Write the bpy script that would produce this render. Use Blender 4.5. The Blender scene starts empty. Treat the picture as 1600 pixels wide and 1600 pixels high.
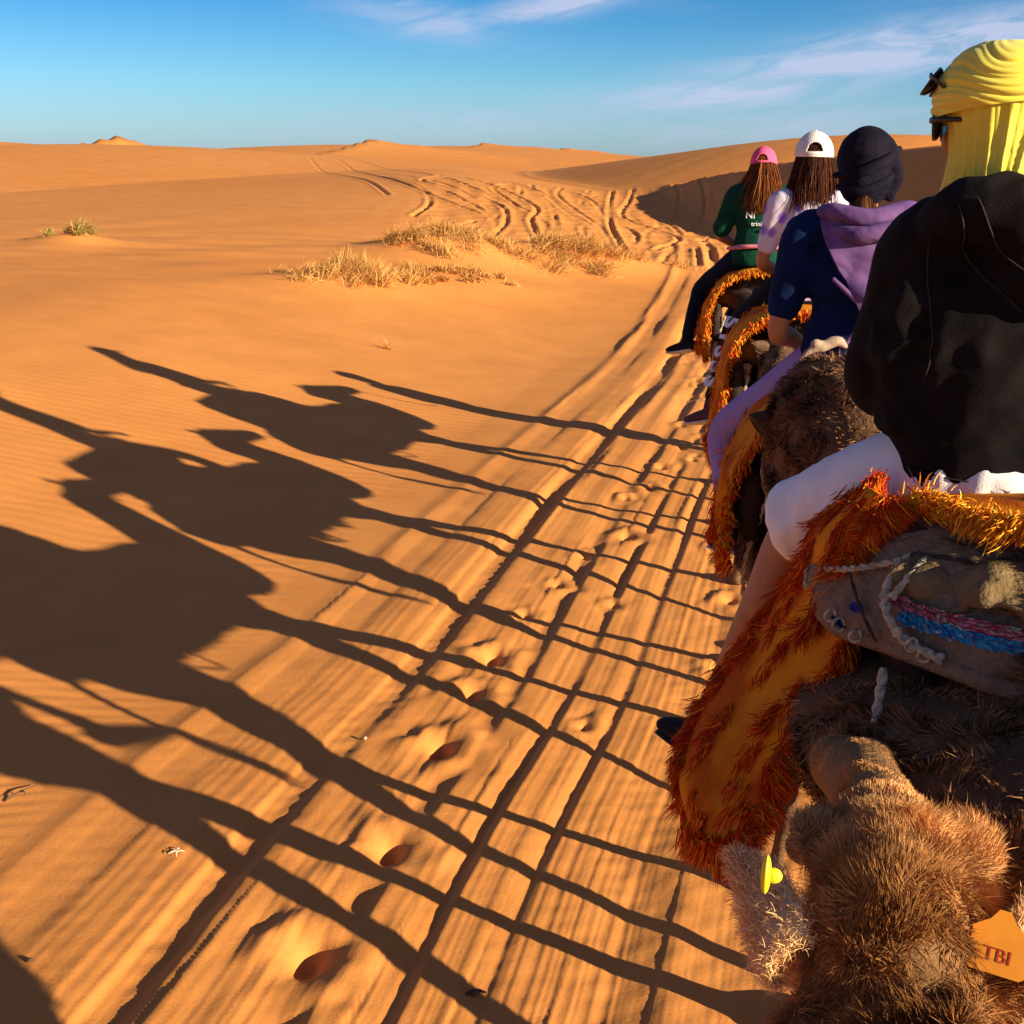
import bpy, math, random
import numpy as np
from mathutils import Vector, Matrix, noise as mnoise
random.seed(7); RNG = np.random.default_rng(11)
S = bpy.context.scene
COL = S.collection
rad = math.radians

# ------------------------------------------------------------------ camera
cam_d = bpy.data.cameras.new('camera'); cam = bpy.data.objects.new('camera', cam_d); COL.objects.link(cam)
PITCH = math.atan(557 / 2000.0); ROLL = rad(1.0)
cam.location = (0, 0, 2.9)
fw = Vector((0, math.cos(PITCH), -math.sin(PITCH))); rt = Vector((1, 0, 0)); up = Vector((0, math.sin(PITCH), math.cos(PITCH)))
rt2 = rt * math.cos(ROLL) + up * math.sin(ROLL); up2 = -rt * math.sin(ROLL) + up * math.cos(ROLL)
cam.rotation_euler = Matrix((rt2, up2, -fw)).transposed().to_euler()
cam_d.sensor_width = 36; cam_d.lens = 36 * 2000 / 1600; cam_d.clip_start = 0.03; cam_d.clip_end = 12000
S.camera = cam
S.render.resolution_x = 1024; S.render.resolution_y = 1024

# ------------------------------------------------------------------ light and sky
SUN_AZ = rad(126.0)          # clockwise from +Y (the camera looks along +Y)
SUN_EL = rad(15.5)
S.view_settings.view_transform = 'Standard'; S.view_settings.look = 'None'
S.view_settings.exposure = 1.08; S.view_settings.gamma = 1.0; S.view_settings.use_curve_mapping = False
sun_d = bpy.data.lights.new('sun', 'SUN'); sun = bpy.data.objects.new('sun', sun_d); COL.objects.link(sun)
sun_d.energy = 5.0; sun_d.angle = rad(0.5); sun_d.color = (1.0, 0.86, 0.60)
sdir = Vector((math.sin(SUN_AZ) * math.cos(SUN_EL), math.cos(SUN_AZ) * math.cos(SUN_EL), math.sin(SUN_EL)))
sun.rotation_euler = sdir.to_track_quat('Z', 'Y').to_euler(); sun.location = (20, -15, 12)

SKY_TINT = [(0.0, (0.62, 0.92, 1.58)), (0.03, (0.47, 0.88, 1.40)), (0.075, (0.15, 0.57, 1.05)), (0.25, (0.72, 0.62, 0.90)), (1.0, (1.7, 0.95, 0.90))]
def build_world():
    w = bpy.data.worlds.new('World'); S.world = w; w.use_nodes = True
    nt = w.node_tree; N = nt.nodes; L = nt.links; N.clear()
    out = N.new('ShaderNodeOutputWorld'); bg = N.new('ShaderNodeBackground'); L.new(bg.outputs[0], out.inputs[0])
    sky = N.new('ShaderNodeTexSky'); sky.sky_type = 'NISHITA'; sky.sun_disc = False
    sky.sun_elevation = SUN_EL; sky.sun_rotation = SUN_AZ
    sky.air_density = 1.0; sky.dust_density = 0.3; sky.ozone_density = 2.5
    tc = N.new('ShaderNodeTexCoord'); sx = N.new('ShaderNodeSeparateXYZ'); L.new(tc.outputs['Generated'], sx.inputs[0])
    def m(op, a, b=None, c=None, clamp=False):
        n = N.new('ShaderNodeMath'); n.operation = op; n.use_clamp = clamp
        for i, v in enumerate((a, b, c)):
            if v is None: continue
            if isinstance(v, (int, float)): n.inputs[i].default_value = v
            else: L.new(v, n.inputs[i])
        return n.outputs[0]
    az = m('MULTIPLY', m('ARCTAN2', sx.outputs[0], sx.outputs[1]), 57.2958)
    el = m('MULTIPLY', m('ARCSINE', sx.outputs[2]), 57.2958)
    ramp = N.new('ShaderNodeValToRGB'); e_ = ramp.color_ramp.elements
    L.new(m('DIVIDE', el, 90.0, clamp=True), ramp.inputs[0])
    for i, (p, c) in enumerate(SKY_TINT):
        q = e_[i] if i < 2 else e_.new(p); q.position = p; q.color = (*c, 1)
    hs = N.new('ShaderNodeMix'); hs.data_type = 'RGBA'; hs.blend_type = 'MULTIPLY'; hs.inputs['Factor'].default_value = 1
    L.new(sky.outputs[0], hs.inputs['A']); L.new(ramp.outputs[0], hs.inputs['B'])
    def streak(a0, e0, la, le, slope, gain):
        da = m('SUBTRACT', az, a0); de = m('SUBTRACT', m('SUBTRACT', el, e0), m('MULTIPLY', da, slope))
        q = m('ADD', m('POWER', m('ABSOLUTE', m('DIVIDE', da, la)), 2.0), m('POWER', m('ABSOLUTE', m('DIVIDE', de, le)), 2.0))
        return m('MULTIPLY', m('POWER', 2.718, m('MULTIPLY', q, -1.0)), gain)
    cv = N.new('ShaderNodeCombineXYZ')
    L.new(m('MULTIPLY', az, 0.16), cv.inputs[0]); L.new(m('SUBTRACT', m('MULTIPLY', el, 0.75), m('MULTIPLY', az, 0.10)), cv.inputs[1])
    nz = N.new('ShaderNodeTexNoise'); nz.inputs['Scale'].default_value = 1.5; nz.inputs['Detail'].default_value = 9; nz.inputs['Roughness'].default_value = 0.62
    nz.inputs['Distortion'].default_value = 0.9; L.new(cv.outputs[0], nz.inputs['Vector'])
    fib = N.new('ShaderNodeMapRange'); fib.inputs['From Min'].default_value = 0.36; fib.inputs['From Max'].default_value = 0.66
    L.new(nz.outputs['Fac'], fib.inputs['Value'])
    tot = None
    for a in [(-1.5, 7.0, 5.5, 0.40, -0.10, 1.1), (1.6, 6.1, 3.4, 0.50, 0.20, 1.1), (-4.2, 5.4, 3.2, 0.65, -0.12, 0.8), (8.5, 2.6, 6.5, 0.75, 0.10, 0.95),
              (16.0, 4.4, 7.5, 1.0, 0.16, 1.25), (12.0, 1.5, 9.0, 0.9, 0.03, 0.45), (-2.0, 1.3, 8.0, 0.8, 0.03, 0.4),
              (17.5, 7.4, 5.0, 0.25, 0.02, 0.8), (28.0, 8.0, 9.0, 1.6, 0.1, 0.8), (-30, 9.0, 12.0, 1.8, 0.05, 0.5), (60, 14, 20, 3, 0.05, 0.6), (-90, 18, 25, 4, 0.03, 0.5), (175, 15, 25, 4, 0.03, 0.5)]:
        s_ = streak(*a); tot = s_ if tot is None else m('MAXIMUM', tot, s_)
    mask = m('MULTIPLY', tot, m('ADD', m('MULTIPLY', fib.outputs[0], 1.05), 0.38), clamp=True)
    mx = N.new('ShaderNodeMix'); mx.data_type = 'RGBA'
    L.new(m('MULTIPLY', mask, 0.9), mx.inputs['Factor']); L.new(hs.outputs['Result'], mx.inputs['A']); mx.inputs['B'].default_value = (4.6, 5.2, 7.0, 1)
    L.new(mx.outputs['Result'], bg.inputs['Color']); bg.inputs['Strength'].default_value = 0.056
build_world()

# ------------------------------------------------------------------ materials
MATS = {}
def mat(name, col, rough=0.85, var=0.12, scale=30.0, bump=0.0, bscale=80.0, spec=0.25, col2=None, attr=None, trans=0.0, sheen=0.0, metal=0.0):
    if name in MATS: return MATS[name]
    m = bpy.data.materials.new(name); m.use_nodes = True; nt = m.node_tree; N = nt.nodes; L = nt.links
    b = N['Principled BSDF']; b.inputs['Roughness'].default_value = rough; b.inputs['Specular IOR Level'].default_value = spec
    b.inputs['Sheen Weight'].default_value = sheen; b.inputs['Metallic'].default_value = metal
    tc = N.new('ShaderNodeTexCoord')
    nz = N.new('ShaderNodeTexNoise'); nz.inputs['Scale'].default_value = scale; nz.inputs['Detail'].default_value = 5
    L.new(tc.outputs['Object'], nz.inputs['Vector'])
    mx = N.new('ShaderNodeMix'); mx.data_type = 'RGBA'
    c2 = col2 if col2 else tuple(max(0, c * (1 + 2.2 * var)) for c in col); c1 = col if col2 else tuple(c * (1 - 1.6 * var) for c in col)
    mx.inputs['A'].default_value = (*c1, 1); mx.inputs['B'].default_value = (*c2, 1)
    mr = N.new('ShaderNodeMapRange'); mr.inputs['From Min'].default_value = 0.3; mr.inputs['From Max'].default_value = 0.7
    L.new(nz.outputs['Fac'], mr.inputs['Value']); L.new(mr.outputs[0], mx.inputs['Factor'])
    colout = mx.outputs['Result']
    if attr:
        at = N.new('ShaderNodeAttribute'); at.attribute_name = attr
        m2 = N.new('ShaderNodeMix'); m2.data_type = 'RGBA'; m2.blend_type = 'MULTIPLY'; m2.inputs['Factor'].default_value = 1
        L.new(colout, m2.inputs['A']); L.new(at.outputs['Color'], m2.inputs['B']); colout = m2.outputs['Result']
    L.new(colout, b.inputs['Base Color'])
    if bump:
        n2 = N.new('ShaderNodeTexNoise'); n2.inputs['Scale'].default_value = bscale; n2.inputs['Detail'].default_value = 6
        L.new(tc.outputs['Object'], n2.inputs['Vector'])
        bp = N.new('ShaderNodeBump'); bp.inputs['Strength'].default_value = bump; bp.inputs['Distance'].default_value = 0.02
        L.new(n2.outputs['Fac'], bp.inputs['Height']); L.new(bp.outputs[0], b.inputs['Normal'])
    MATS[name] = m
    return m

def sand_material():
    m = bpy.data.materials.new('sand'); m.use_nodes = True; nt = m.node_tree; N = nt.nodes; L = nt.links
    b = N['Principled BSDF']; b.inputs['Roughness'].default_value = 0.95; b.inputs['Specular IOR Level'].default_value = 0.08
    tc = N.new('ShaderNodeTexCoord')
    def nz(scale, detail, rough=0.6):
        n = N.new('ShaderNodeTexNoise'); n.inputs['Scale'].default_value = scale; n.inputs['Detail'].default_value = detail
        n.inputs['Roughness'].default_value = rough; L.new(tc.outputs['Object'], n.inputs['Vector']); return n
    big = nz(0.09, 4); mid = nz(1.3, 5); grain = nz(260.0, 3, 0.7)
    r1 = N.new('ShaderNodeValToRGB'); L.new(big.outputs['Fac'], r1.inputs[0])
    r1.color_ramp.elements[0].position = 0.3; r1.color_ramp.elements[0].color = (0.70, 0.268, 0.066, 1)
    r1.color_ramp.elements[1].position = 0.7; r1.color_ramp.elements[1].color = (0.73, 0.308, 0.088, 1)
    mx = N.new('ShaderNodeMix'); mx.data_type = 'RGBA'; mx.blend_type = 'MULTIPLY'
    r2 = N.new('ShaderNodeValToRGB'); L.new(mid.outputs['Fac'], r2.inputs[0])
    r2.color_ramp.elements[0].position = 0.3; r2.color_ramp.elements[0].color = (0.90, 0.88, 0.86, 1)
    r2.color_ramp.elements[1].position = 0.7; r2.color_ramp.elements[1].color = (1.06, 1.05, 1.04, 1)
    mx.inputs['Factor'].default_value = 1; L.new(r1.outputs[0], mx.inputs['A']); L.new(r2.outputs[0], mx.inputs['B'])
    m3 = N.new('ShaderNodeMix'); m3.data_type = 'RGBA'; m3.blend_type = 'MULTIPLY'; m3.inputs['Factor'].default_value = 1
    r3 = N.new('ShaderNodeValToRGB'); L.new(grain.outputs['Fac'], r3.inputs[0])
    r3.color_ramp.elements[0].position = 0.28; r3.color_ramp.elements[0].color = (0.80, 0.78, 0.76, 1)
    r3.color_ramp.elements[1].position = 0.62; r3.color_ramp.elements[1].color = (1.05, 1.05, 1.05, 1)
    L.new(mx.outputs['Result'], m3.inputs['A']); L.new(r3.outputs[0], m3.inputs['B'])
    L.new(m3.outputs['Result'], b.inputs['Base Color'])
    # fine relief: wind ripples too small for the mesh, and grain
    wv = N.new('ShaderNodeTexWave'); wv.wave_type = 'BANDS'; wv.bands_direction = 'Y'; wv.inputs['Scale'].default_value = 1.9
    wv.inputs['Distortion'].default_value = 5.0; wv.inputs['Detail'].default_value = 3; wv.inputs['Detail Scale'].default_value = 0.7
    mp = N.new('ShaderNodeMapping'); mp.inputs['Rotation'].default_value = (0, 0, rad(12)); L.new(tc.outputs['Object'], mp.inputs[0]); L.new(mp.outputs[0], wv.inputs['Vector'])
    at = N.new('ShaderNodeAttribute'); at.attribute_name = 'ripple'
    mu = N.new('ShaderNodeMath'); mu.operation = 'MULTIPLY'; L.new(wv.outputs['Fac'], mu.inputs[0]); L.new(at.outputs['Fac'], mu.inputs[1])
    b1 = N.new('ShaderNodeBump'); b1.inputs['Strength'].default_value = 0.5; b1.inputs['Distance'].default_value = 0.006; L.new(mu.outputs[0], b1.inputs['Height'])
    g2 = nz(42.0, 8, 0.72)
    b2 = N.new('ShaderNodeBump'); b2.inputs['Strength'].default_value = 0.45; b2.inputs['Distance'].default_value = 0.006
    L.new(g2.outputs['Fac'], b2.inputs['Height']); L.new(b1.outputs[0], b2.inputs['Normal']); L.new(b2.outputs[0], b.inputs['Normal'])
    return m

# ------------------------------------------------------------------ object helpers
def link(o, parent=None):
    COL.objects.link(o)
    if parent is not None: o.parent = parent
    return o
def tag(o, label=None, cat=None, group=None, kind=None):
    if label: o['label'] = label
    if cat: o['category'] = cat
    if group: o['group'] = group
    if kind: o['kind'] = kind
    return o
def thing(name, label, cat, loc=(0, 0, 0), rz=0.0, group=None):
    o = bpy.data.objects.new(name, None); o.empty_display_size = 0.2
    o.location = loc; o.rotation_euler = (0, 0, rz); COL.objects.link(o)
    return tag(o, label, cat, group)
def mesh_obj(name, verts, faces, m, parent=None, smooth=True):
    me = bpy.data.meshes.new(name)
    me.from_pydata([tuple(v) for v in verts], [], [tuple(f) for f in faces]); me.update()
    if smooth: me.polygons.foreach_set('use_smooth', [True] * len(me.polygons))
    if m: me.materials.append(m)
    o = bpy.data.objects.new(name, me)
    return link(o, parent)

def catmull(pts, n):
    P = [np.array(p, float) for p in pts]
    if len(P) == 2: return [P[0] + (P[1] - P[0]) * i / n for i in range(n + 1)]
    out = []
    for i in range(len(P) - 1):
        p0 = P[i - 1] if i else 2 * P[0] - P[1]; p1 = P[i]; p2 = P[i + 1]; p3 = P[i + 2] if i + 2 < len(P) else 2 * P[-1] - P[-2]
        for k in range(n):
            t = k / n
            out.append(0.5 * ((2 * p1) + (-p0 + p2) * t + (2 * p0 - 5 * p1 + 4 * p2 - p3) * t * t + (-p0 + 3 * p1 - 3 * p2 + p3) * t ** 3))
    out.append(P[-1]); return out

def tube(pts, radii, seg=12, sub=4, hint=(1, 0, 0), caps=True, capk=1.0):
    """closed tapered tube; radii are r or (r_side, r_other); returns verts, faces"""
    R = [(r, r) if isinstance(r, (int, float)) else r for r in radii]
    Q = catmull([tuple(p) + tuple(r) for p, r in zip(pts, R)], sub)
    P = [Vector(q[:3]) for q in Q]; RR = [(max(q[3], 1e-4), max(q[4], 1e-4)) for q in Q]
    rings = []; n = len(P)
    for i in range(n):
        t = (P[min(i + 1, n - 1)] - P[max(i - 1, 0)])
        if t.length < 1e-9: t = Vector((0, 0, 1))
        t.normalize(); h = Vector(hint); s = h - t * h.dot(t)
        if s.length < 1e-3: s = Vector((0, 1, 0)) - t * t.y
        s.normalize(); o = t.cross(s)
        rings.append((P[i], s, o, t, RR[i]))
    full = []
    if caps:
        p, s, o, t, r = rings[0]
        for a in (0.15, 0.55, 0.85): full.append((p - t * min(r) * capk * math.sqrt(1 - a * a) , s, o, t, (r[0] * a, r[1] * a)))
    full += rings
    if caps:
        p, s, o, t, r = rings[-1]
        for a in (0.85, 0.55, 0.15): full.append((p + t * min(r) * capk * math.sqrt(1 - a * a), s, o, t, (r[0] * a, r[1] * a)))
    V = []; F = []
    for p, s, o, t, r in full:
        for k in range(seg):
            a = 2 * math.pi * k / seg; V.append(p + s * (math.cos(a) * r[0]) + o * (math.sin(a) * r[1]))
    for i in range(len(full) - 1):
        for k in range(seg):
            a = i * seg + k; b_ = i * seg + (k + 1) % seg; F.append((a, b_, b_ + seg, a + seg))
    F.append(tuple(reversed(range(seg)))); F.append(tuple(range((len(full) - 1) * seg, len(full) * seg)))
    return V, F

def ball(c, r, nu=14, nv=9, rot=None):
    r = (r, r, r) if isinstance(r, (int, float)) else r
    V = []; F = []
    for i in range(nv + 1):
        th = math.pi * i / nv
        for k in range(nu):
            a = 2 * math.pi * k / nu
            v = Vector((math.sin(th) * math.cos(a) * r[0], math.sin(th) * math.sin(a) * r[1], math.cos(th) * r[2]))
            if i in (0, nv): v = Vector((0.02 * r[0] * math.cos(a), 0.02 * r[1] * math.sin(a), math.cos(th) * r[2]))
            if rot: v = rot @ v
            V.append(v + Vector(c))
    for i in range(nv):
        for k in range(nu):
            a = i * nu + k; b_ = i * nu + (k + 1) % nu; F.append((a, a + nu, b_ + nu, b_))
    F.append(tuple(range(nu))); F.append(tuple(reversed(range(nv * nu, nv * nu + nu))))
    return V, F

def join(parts):
    V = []; F = []
    for v, f in parts:
        o = len(V); V += list(v); F += [tuple(i + o for i in q) for q in f]
    return V, F

def blob(name, parts, m, parent=None, voxel=0.02, smooth=4, disp=None, sm=0.6):
    V, F = join(parts)
    me = bpy.data.meshes.new('tmp'); me.from_pydata([tuple(v) for v in V], [], F); me.update()
    t = bpy.data.objects.new('tmp', me); COL.objects.link(t)
    r = t.modifiers.new('r', 'REMESH'); r.mode = 'VOXEL'; r.voxel_size = voxel; r.use_smooth_shade = True
    if smooth:
        s = t.modifiers.new('s', 'SMOOTH'); s.factor = sm; s.iterations = smooth
    dg = bpy.context.evaluated_depsgraph_get()
    nm = bpy.data.meshes.new_from_object(t.evaluated_get(dg)); nm.name = name
    bpy.data.objects.remove(t); bpy.data.meshes.remove(me)
    if disp:
        n = len(nm.vertices); co = np.empty(n * 3, np.float32); nm.vertices.foreach_get('co', co); co = co.reshape(-1, 3)
        no = np.empty(n * 3, np.float32); nm.vertices.foreach_get('normal', no); no = no.reshape(-1, 3)
        nm.vertices.foreach_set('co', (co + no * disp(co)[:, None]).astype(np.float32).ravel()); nm.update()
    nm.polygons.foreach_set('use_smooth', [True] * len(nm.polygons))
    nm.materials.clear(); nm.materials.append(m)
    o = bpy.data.objects.new(name, nm)
    return link(o, parent)

# cheap vectorised noise: sums of sines with random directions, good enough for folds and lumps
def sine_noise(seed, freq, n=7, dim=3):
    r = np.random.default_rng(seed); K = r.normal(size=(n, dim)); K /= np.linalg.norm(K, axis=1)[:, None]; K *= freq * r.uniform(0.5, 1.7, n)[:, None]; ph = r.uniform(0, 6.28, n)
    return lambda co: np.sin(co[:, :dim] @ K.T + ph).sum(1) / math.sqrt(n)
def folds(seed, freq, amp, axis=(0.25, 0.25, 1.0)):
    a = sine_noise(seed, freq * 0.35); ax = np.array(axis)
    def f(co):
        w = co * ax; n1 = sine_noise(seed + 1, freq)(w); n2 = sine_noise(seed + 2, freq * 2.3)(w)
        return amp * ((1 - np.abs(n1)) * 0.8 + 0.35 * (1 - np.abs(n2)) - 0.4) * (0.6 + 0.5 * a(co))
    return f

def ribbons(name, roots, dirs, lens, m, parent=None, width=0.002, segs=3, curl=0.5, grav=0.0, tones=None, seed=3, lock=12.0, kind='stuff', jit=0.35):
    """many tapered bent strands in one mesh (numpy)"""
    r = np.random.default_rng(seed); n = len(roots); roots = np.asarray(roots, float); d = np.asarray(dirs, float)
    d /= np.linalg.norm(d, axis=1)[:, None] + 1e-9; lens = np.asarray(lens, float) * np.ones(n)
    side = np.cross(d, r.normal(size=(n, 3))); side /= np.linalg.norm(side, axis=1)[:, None] + 1e-9
    fx, fy, fz = sine_noise(seed + 5, lock), sine_noise(seed + 6, lock), sine_noise(seed + 7, lock)
    bend = np.stack([fx(roots), fy(roots), fz(roots)], 1) * 0.8 + r.normal(size=(n, 3)) * jit
    w = np.asarray(width) * np.ones(n)
    V = np.empty((n, 2 * segs + 1, 3)); p = roots.copy(); cur = d.copy()
    for k in range(segs):
        ww = (w * (1 - 0.25 * k / segs))[:, None]
        V[:, 2 * k] = p - side * ww; V[:, 2 * k + 1] = p + side * ww
        cur = cur + bend * curl / segs + np.array([0, 0, -grav / segs]); cur /= np.linalg.norm(cur, axis=1)[:, None] + 1e-9
        p = p + cur * (lens / segs)[:, None]
    V[:, 2 * segs] = p
    base = (np.arange(n) * (2 * segs + 1))[:, None]
    tri = []
    for k in range(segs - 1):
        a = 2 * k; tri += [[a, a + 1, a + 3], [a, a + 3, a + 2]]
    a = 2 * (segs - 1); tri.append([a, a + 1, a + 2])
    T = (base[:, :, None] + np.array(tri)[None]).reshape(-1, 3) if False else (base[:, None, :] + np.array(tri)[None]).reshape(-1, 3)
    me = bpy.data.meshes.new(name); nv = n * (2 * segs + 1); nt = len(T)
    me.vertices.add(nv); me.loops.add(nt * 3); me.polygons.add(nt)
    me.vertices.foreach_set('co', V.reshape(-1).astype(np.float32)); me.loops.foreach_set('vertex_index', T.reshape(-1).astype(np.int32))
    me.polygons.foreach_set('loop_start', (np.arange(nt) * 3).astype(np.int32)); me.polygons.foreach_set('use_smooth', np.ones(nt, bool))
    me.update(calc_edges=True)
    if tones is not None:
        ca = me.color_attributes.new('tone', 'FLOAT_COLOR', 'POINT')
        c = np.ones((n, 2 * segs + 1, 4), np.float32); c[:, :, :3] = np.asarray(tones)[:, None, :]
        ca.data.foreach_set('color', c.reshape(-1))
    me.materials.append(m)
    o = bpy.data.objects.new(name, me); link(o, parent)
    if kind: o['kind'] = kind
    return o

def fur(name, src, count, region, flow, length, m, parent, width=0.0018, lift=0.5, curl=0.6, tone=0.35, segs=3, seed=1, lock=14.0, tonefn=None, grav=0.1, jit=0.16):
    me = src.data; me.calc_loop_triangles(); nt = len(me.loop_triangles)
    tri = np.empty(nt * 3, np.int32); me.loop_triangles.foreach_get('vertices', tri); tri = tri.reshape(-1, 3)
    co = np.empty(len(me.vertices) * 3, np.float32); me.vertices.foreach_get('co', co); co = co.reshape(-1, 3).astype(float)
    a, b, c = co[tri[:, 0]], co[tri[:, 1]], co[tri[:, 2]]
    nr = np.cross(b - a, c - a); ar = np.linalg.norm(nr, axis=1); nr /= ar[:, None] + 1e-12
    pr = ar * np.clip(region((a + b + c) / 3), 0, None); pr = pr / pr.sum()
    r = np.random.default_rng(seed); idx = r.choice(nt, count, p=pr)
    u = r.random(count); v = r.random(count); f = u + v > 1; u[f] = 1 - u[f]; v[f] = 1 - v[f]
    p = a[idx] + (b - a)[idx] * u[:, None] + (c - a)[idx] * v[:, None]; n_ = nr[idx]
    fl = flow(p); fl = fl - n_ * (fl * n_).sum(1)[:, None]; fl /= np.linalg.norm(fl, axis=1)[:, None] + 1e-9
    d = fl * (1 - lift) + n_ * lift + r.normal(size=p.shape) * 0.08
    ln = (length(p) if callable(length) else length) * r.uniform(0.55, 1.25, count)
    g = sine_noise(seed + 20, lock * 1.3)(p)
    t = 1 + tone * (0.55 * g + 0.6 * r.normal(size=count)); t = np.clip(t, 0.25, 2.2)
    tn = np.stack([t, t, t], 1)
    if tonefn is not None: tn = tn * tonefn(p)
    return ribbons(name, p - n_ * 0.004, d, ln, m, parent, width, segs, curl, grav, tn, seed, lock, jit=jit)

def rope(name, pts, r, m, parent=None, sub=8, strands=2, twist=60.0, seg=6):
    """twisted rope: two strands wound round each other"""
    Q = catmull(pts, sub); P = [Vector(q) for q in Q]
    L_ = [0.0]
    for i in range(1, len(P)): L_.append(L_[-1] + (P[i] - P[i - 1]).length)
    parts = []
    n = max(8, int(L_[-1] / max(r * 1.6, 0.006))); n = min(n, 260)
    arr = np.array([list(p) for p in P]); tt = np.linspace(0, L_[-1], n)
    R_ = np.stack([np.interp(tt, L_, arr[:, k]) for k in range(3)], 1)
    for s in range(strands):
        pts2 = []
        for i in range(n):
            t = Vector(R_[min(i + 1, n - 1)] - R_[max(i - 1, 0)]).normalized(); a = t.orthogonal().normalized() if i == 0 else (a - t * a.dot(t)).normalized()
            b_ = t.cross(a); an = tt[i] * twist + 2 * math.pi * s / strands
            pts2.append(Vector(R_[i]) + (a * math.cos(an) + b_ * math.sin(an)) * r * 0.5)
        parts.append(tube(pts2, [r * 0.62] * n, seg=seg, sub=1))
    V, F = join(parts); return mesh_obj(name, V, F, m, parent)

# ------------------------------------------------------------------ the sand
PATH = np.array(catmull([(-4.5, -9), (-2.7, -2), (-1.9, 2), (-1.40, 3.79), (-0.92, 5.69), (-0.33, 8.02), (0.27, 10.64), (1.02, 13.58), (2.37, 19.18), (3.7, 25.6), (4.7, 31.0), (5.3, 37.0), (5.6, 44), (5.6, 60)], 8))
def path_coords(x, y):
    """distance along the rut and signed distance to its right"""
    best = np.full(x.shape, 1e9); U = np.zeros(x.shape); Sx = np.zeros(x.shape); s0 = 0.0
    for i in range(len(PATH) - 1):
        a = PATH[i]; d = PATH[i + 1] - a; L_ = np.hypot(*d); d = d / L_
        rx = x - a[0]; ry = y - a[1]; t = np.clip(rx * d[0] + ry * d[1], 0 if i else -1e3, L_ if i < len(PATH) - 2 else 1e3)
        qx = rx - d[0] * t; qy = ry - d[1] * t; dist = np.hypot(qx, qy)
        side = np.where(qx * d[1] - qy * d[0] >= 0, 1, -1)
        k = dist < best; best = np.where(k, dist, best); U = np.where(k, dist * side, U); Sx = np.where(k, s0 + t, Sx); s0 += L_
    return Sx, U
def sst(a, b, x):
    t = np.clip((x - a) / (b - a), 0, 1); return t * t * (3 - 2 * t)
def crest(x, y, pts, near, far, power=1.5):
    """ridge: pts = (x, y, z); near = (width, power) on the side towards the camera, far = the same behind it"""
    P = np.array(catmull(pts, 14)); best = np.full(x.shape, 1e9); Z = np.zeros(x.shape); Sd = np.zeros(x.shape)
    for i in range(len(P) - 1):
        a = P[i, :2]; d = P[i + 1, :2] - a; L_ = np.hypot(*d); d = d / L_
        rx = x - a[0]; ry = y - a[1]; t = np.clip(rx * d[0] + ry * d[1], 0, L_)
        qx = rx - d[0] * t; qy = ry - d[1] * t; dist = np.hypot(qx, qy); side = qx * d[1] - qy * d[0]
        k = dist < best; best = np.where(k, dist, best); Z = np.where(k, P[i, 2] + (P[i + 1, 2] - P[i, 2]) * t / L_, Z); Sd = np.where(k, side, Sd)
    w = np.where(Sd > 0, near[0], far[0]); pw = np.where(Sd > 0, near[1], far[1])
    q = np.clip(best / w, 0, 1)
    return Z, q, pw, best, Sd
def dune(x, y, pts, near, far):
    P = np.array(catmull(pts, 6)); out = np.zeros(x.shape)
    for i in range(len(P) - 1):
        a = P[i, :2]; d = P[i + 1, :2] - a; L_ = np.hypot(*d); d = d / L_
        rx = x - a[0]; ry = y - a[1]; t = np.clip(rx * d[0] + ry * d[1], 0, L_)
        qx = rx - d[0] * t; qy = ry - d[1] * t; dist = np.hypot(qx, qy); side = qx * d[1] - qy * d[0]
        w = far + (near - far) * sst(-0.5, 0.5, side / (dist + 1e-6))
        out = np.maximum(out, (P[i, 2] + (P[i + 1, 2] - P[i, 2]) * t / L_) * (1 - sst(0, 1, dist / w)))
    return out
def P2(v, n, s, amp, seed): return sine_noise(seed, s, n, 2)(v) * amp

RUTS = [(0.0, 0.062, 0.085), (0.62, 0.042, 0.06), (0.96, 0.040, 0.05), (1.26, 0.028, 0.05), (0.30, 0.018, 0.05), (1.62, 0.03, 0.06), (2.1, 0.03, 0.07), (2.5, 0.03, 0.06)]
HOLES = [(-0.73, 4.14, 1.5, 0.6), (-0.50, 4.92, 1.4, 0.5), (-0.34, 5.92, 1.35, 0.7), (-0.20, 6.61, 1.15, 0.5), (-0.10, 7.13, 1.2, 0.7), (0.10, 7.9, 0.7, 0.4), (0.92, 9.72, 1.1, 0.5), (0.55, 9.2, 0.8, 0.3), (0.33, 8.5, 0.8, 0.7),
         (1.25, 11.3, 0.9, 0.5), (1.0, 10.9, 0.8, 0.5), (1.45, 12.1, 0.8, 0.5), (-1.0, 3.3, 1.2, 0.5), (1.75, 13.0, 0.8, 0.5), (1.9, 14.2, 0.8, 0.5), (0.4, 6.2, 0.7, 0.2), (0.7, 8.1, 0.7, 0.2)]
_r = random.Random(5)
for k in range(110):
    yy = _r.uniform(2.0, 20); cx = 0.62 + 0.118 * yy; HOLES.append((cx + _r.gauss(0.25, 0.34) + (0.1 if yy < 8 else 0.0), yy, _r.uniform(0.55, 0.95), _r.uniform(0.1, 0.8)))
TRACKS = []   # wheel tracks fanning out over the slope beyond the grass, world x, y
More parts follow.
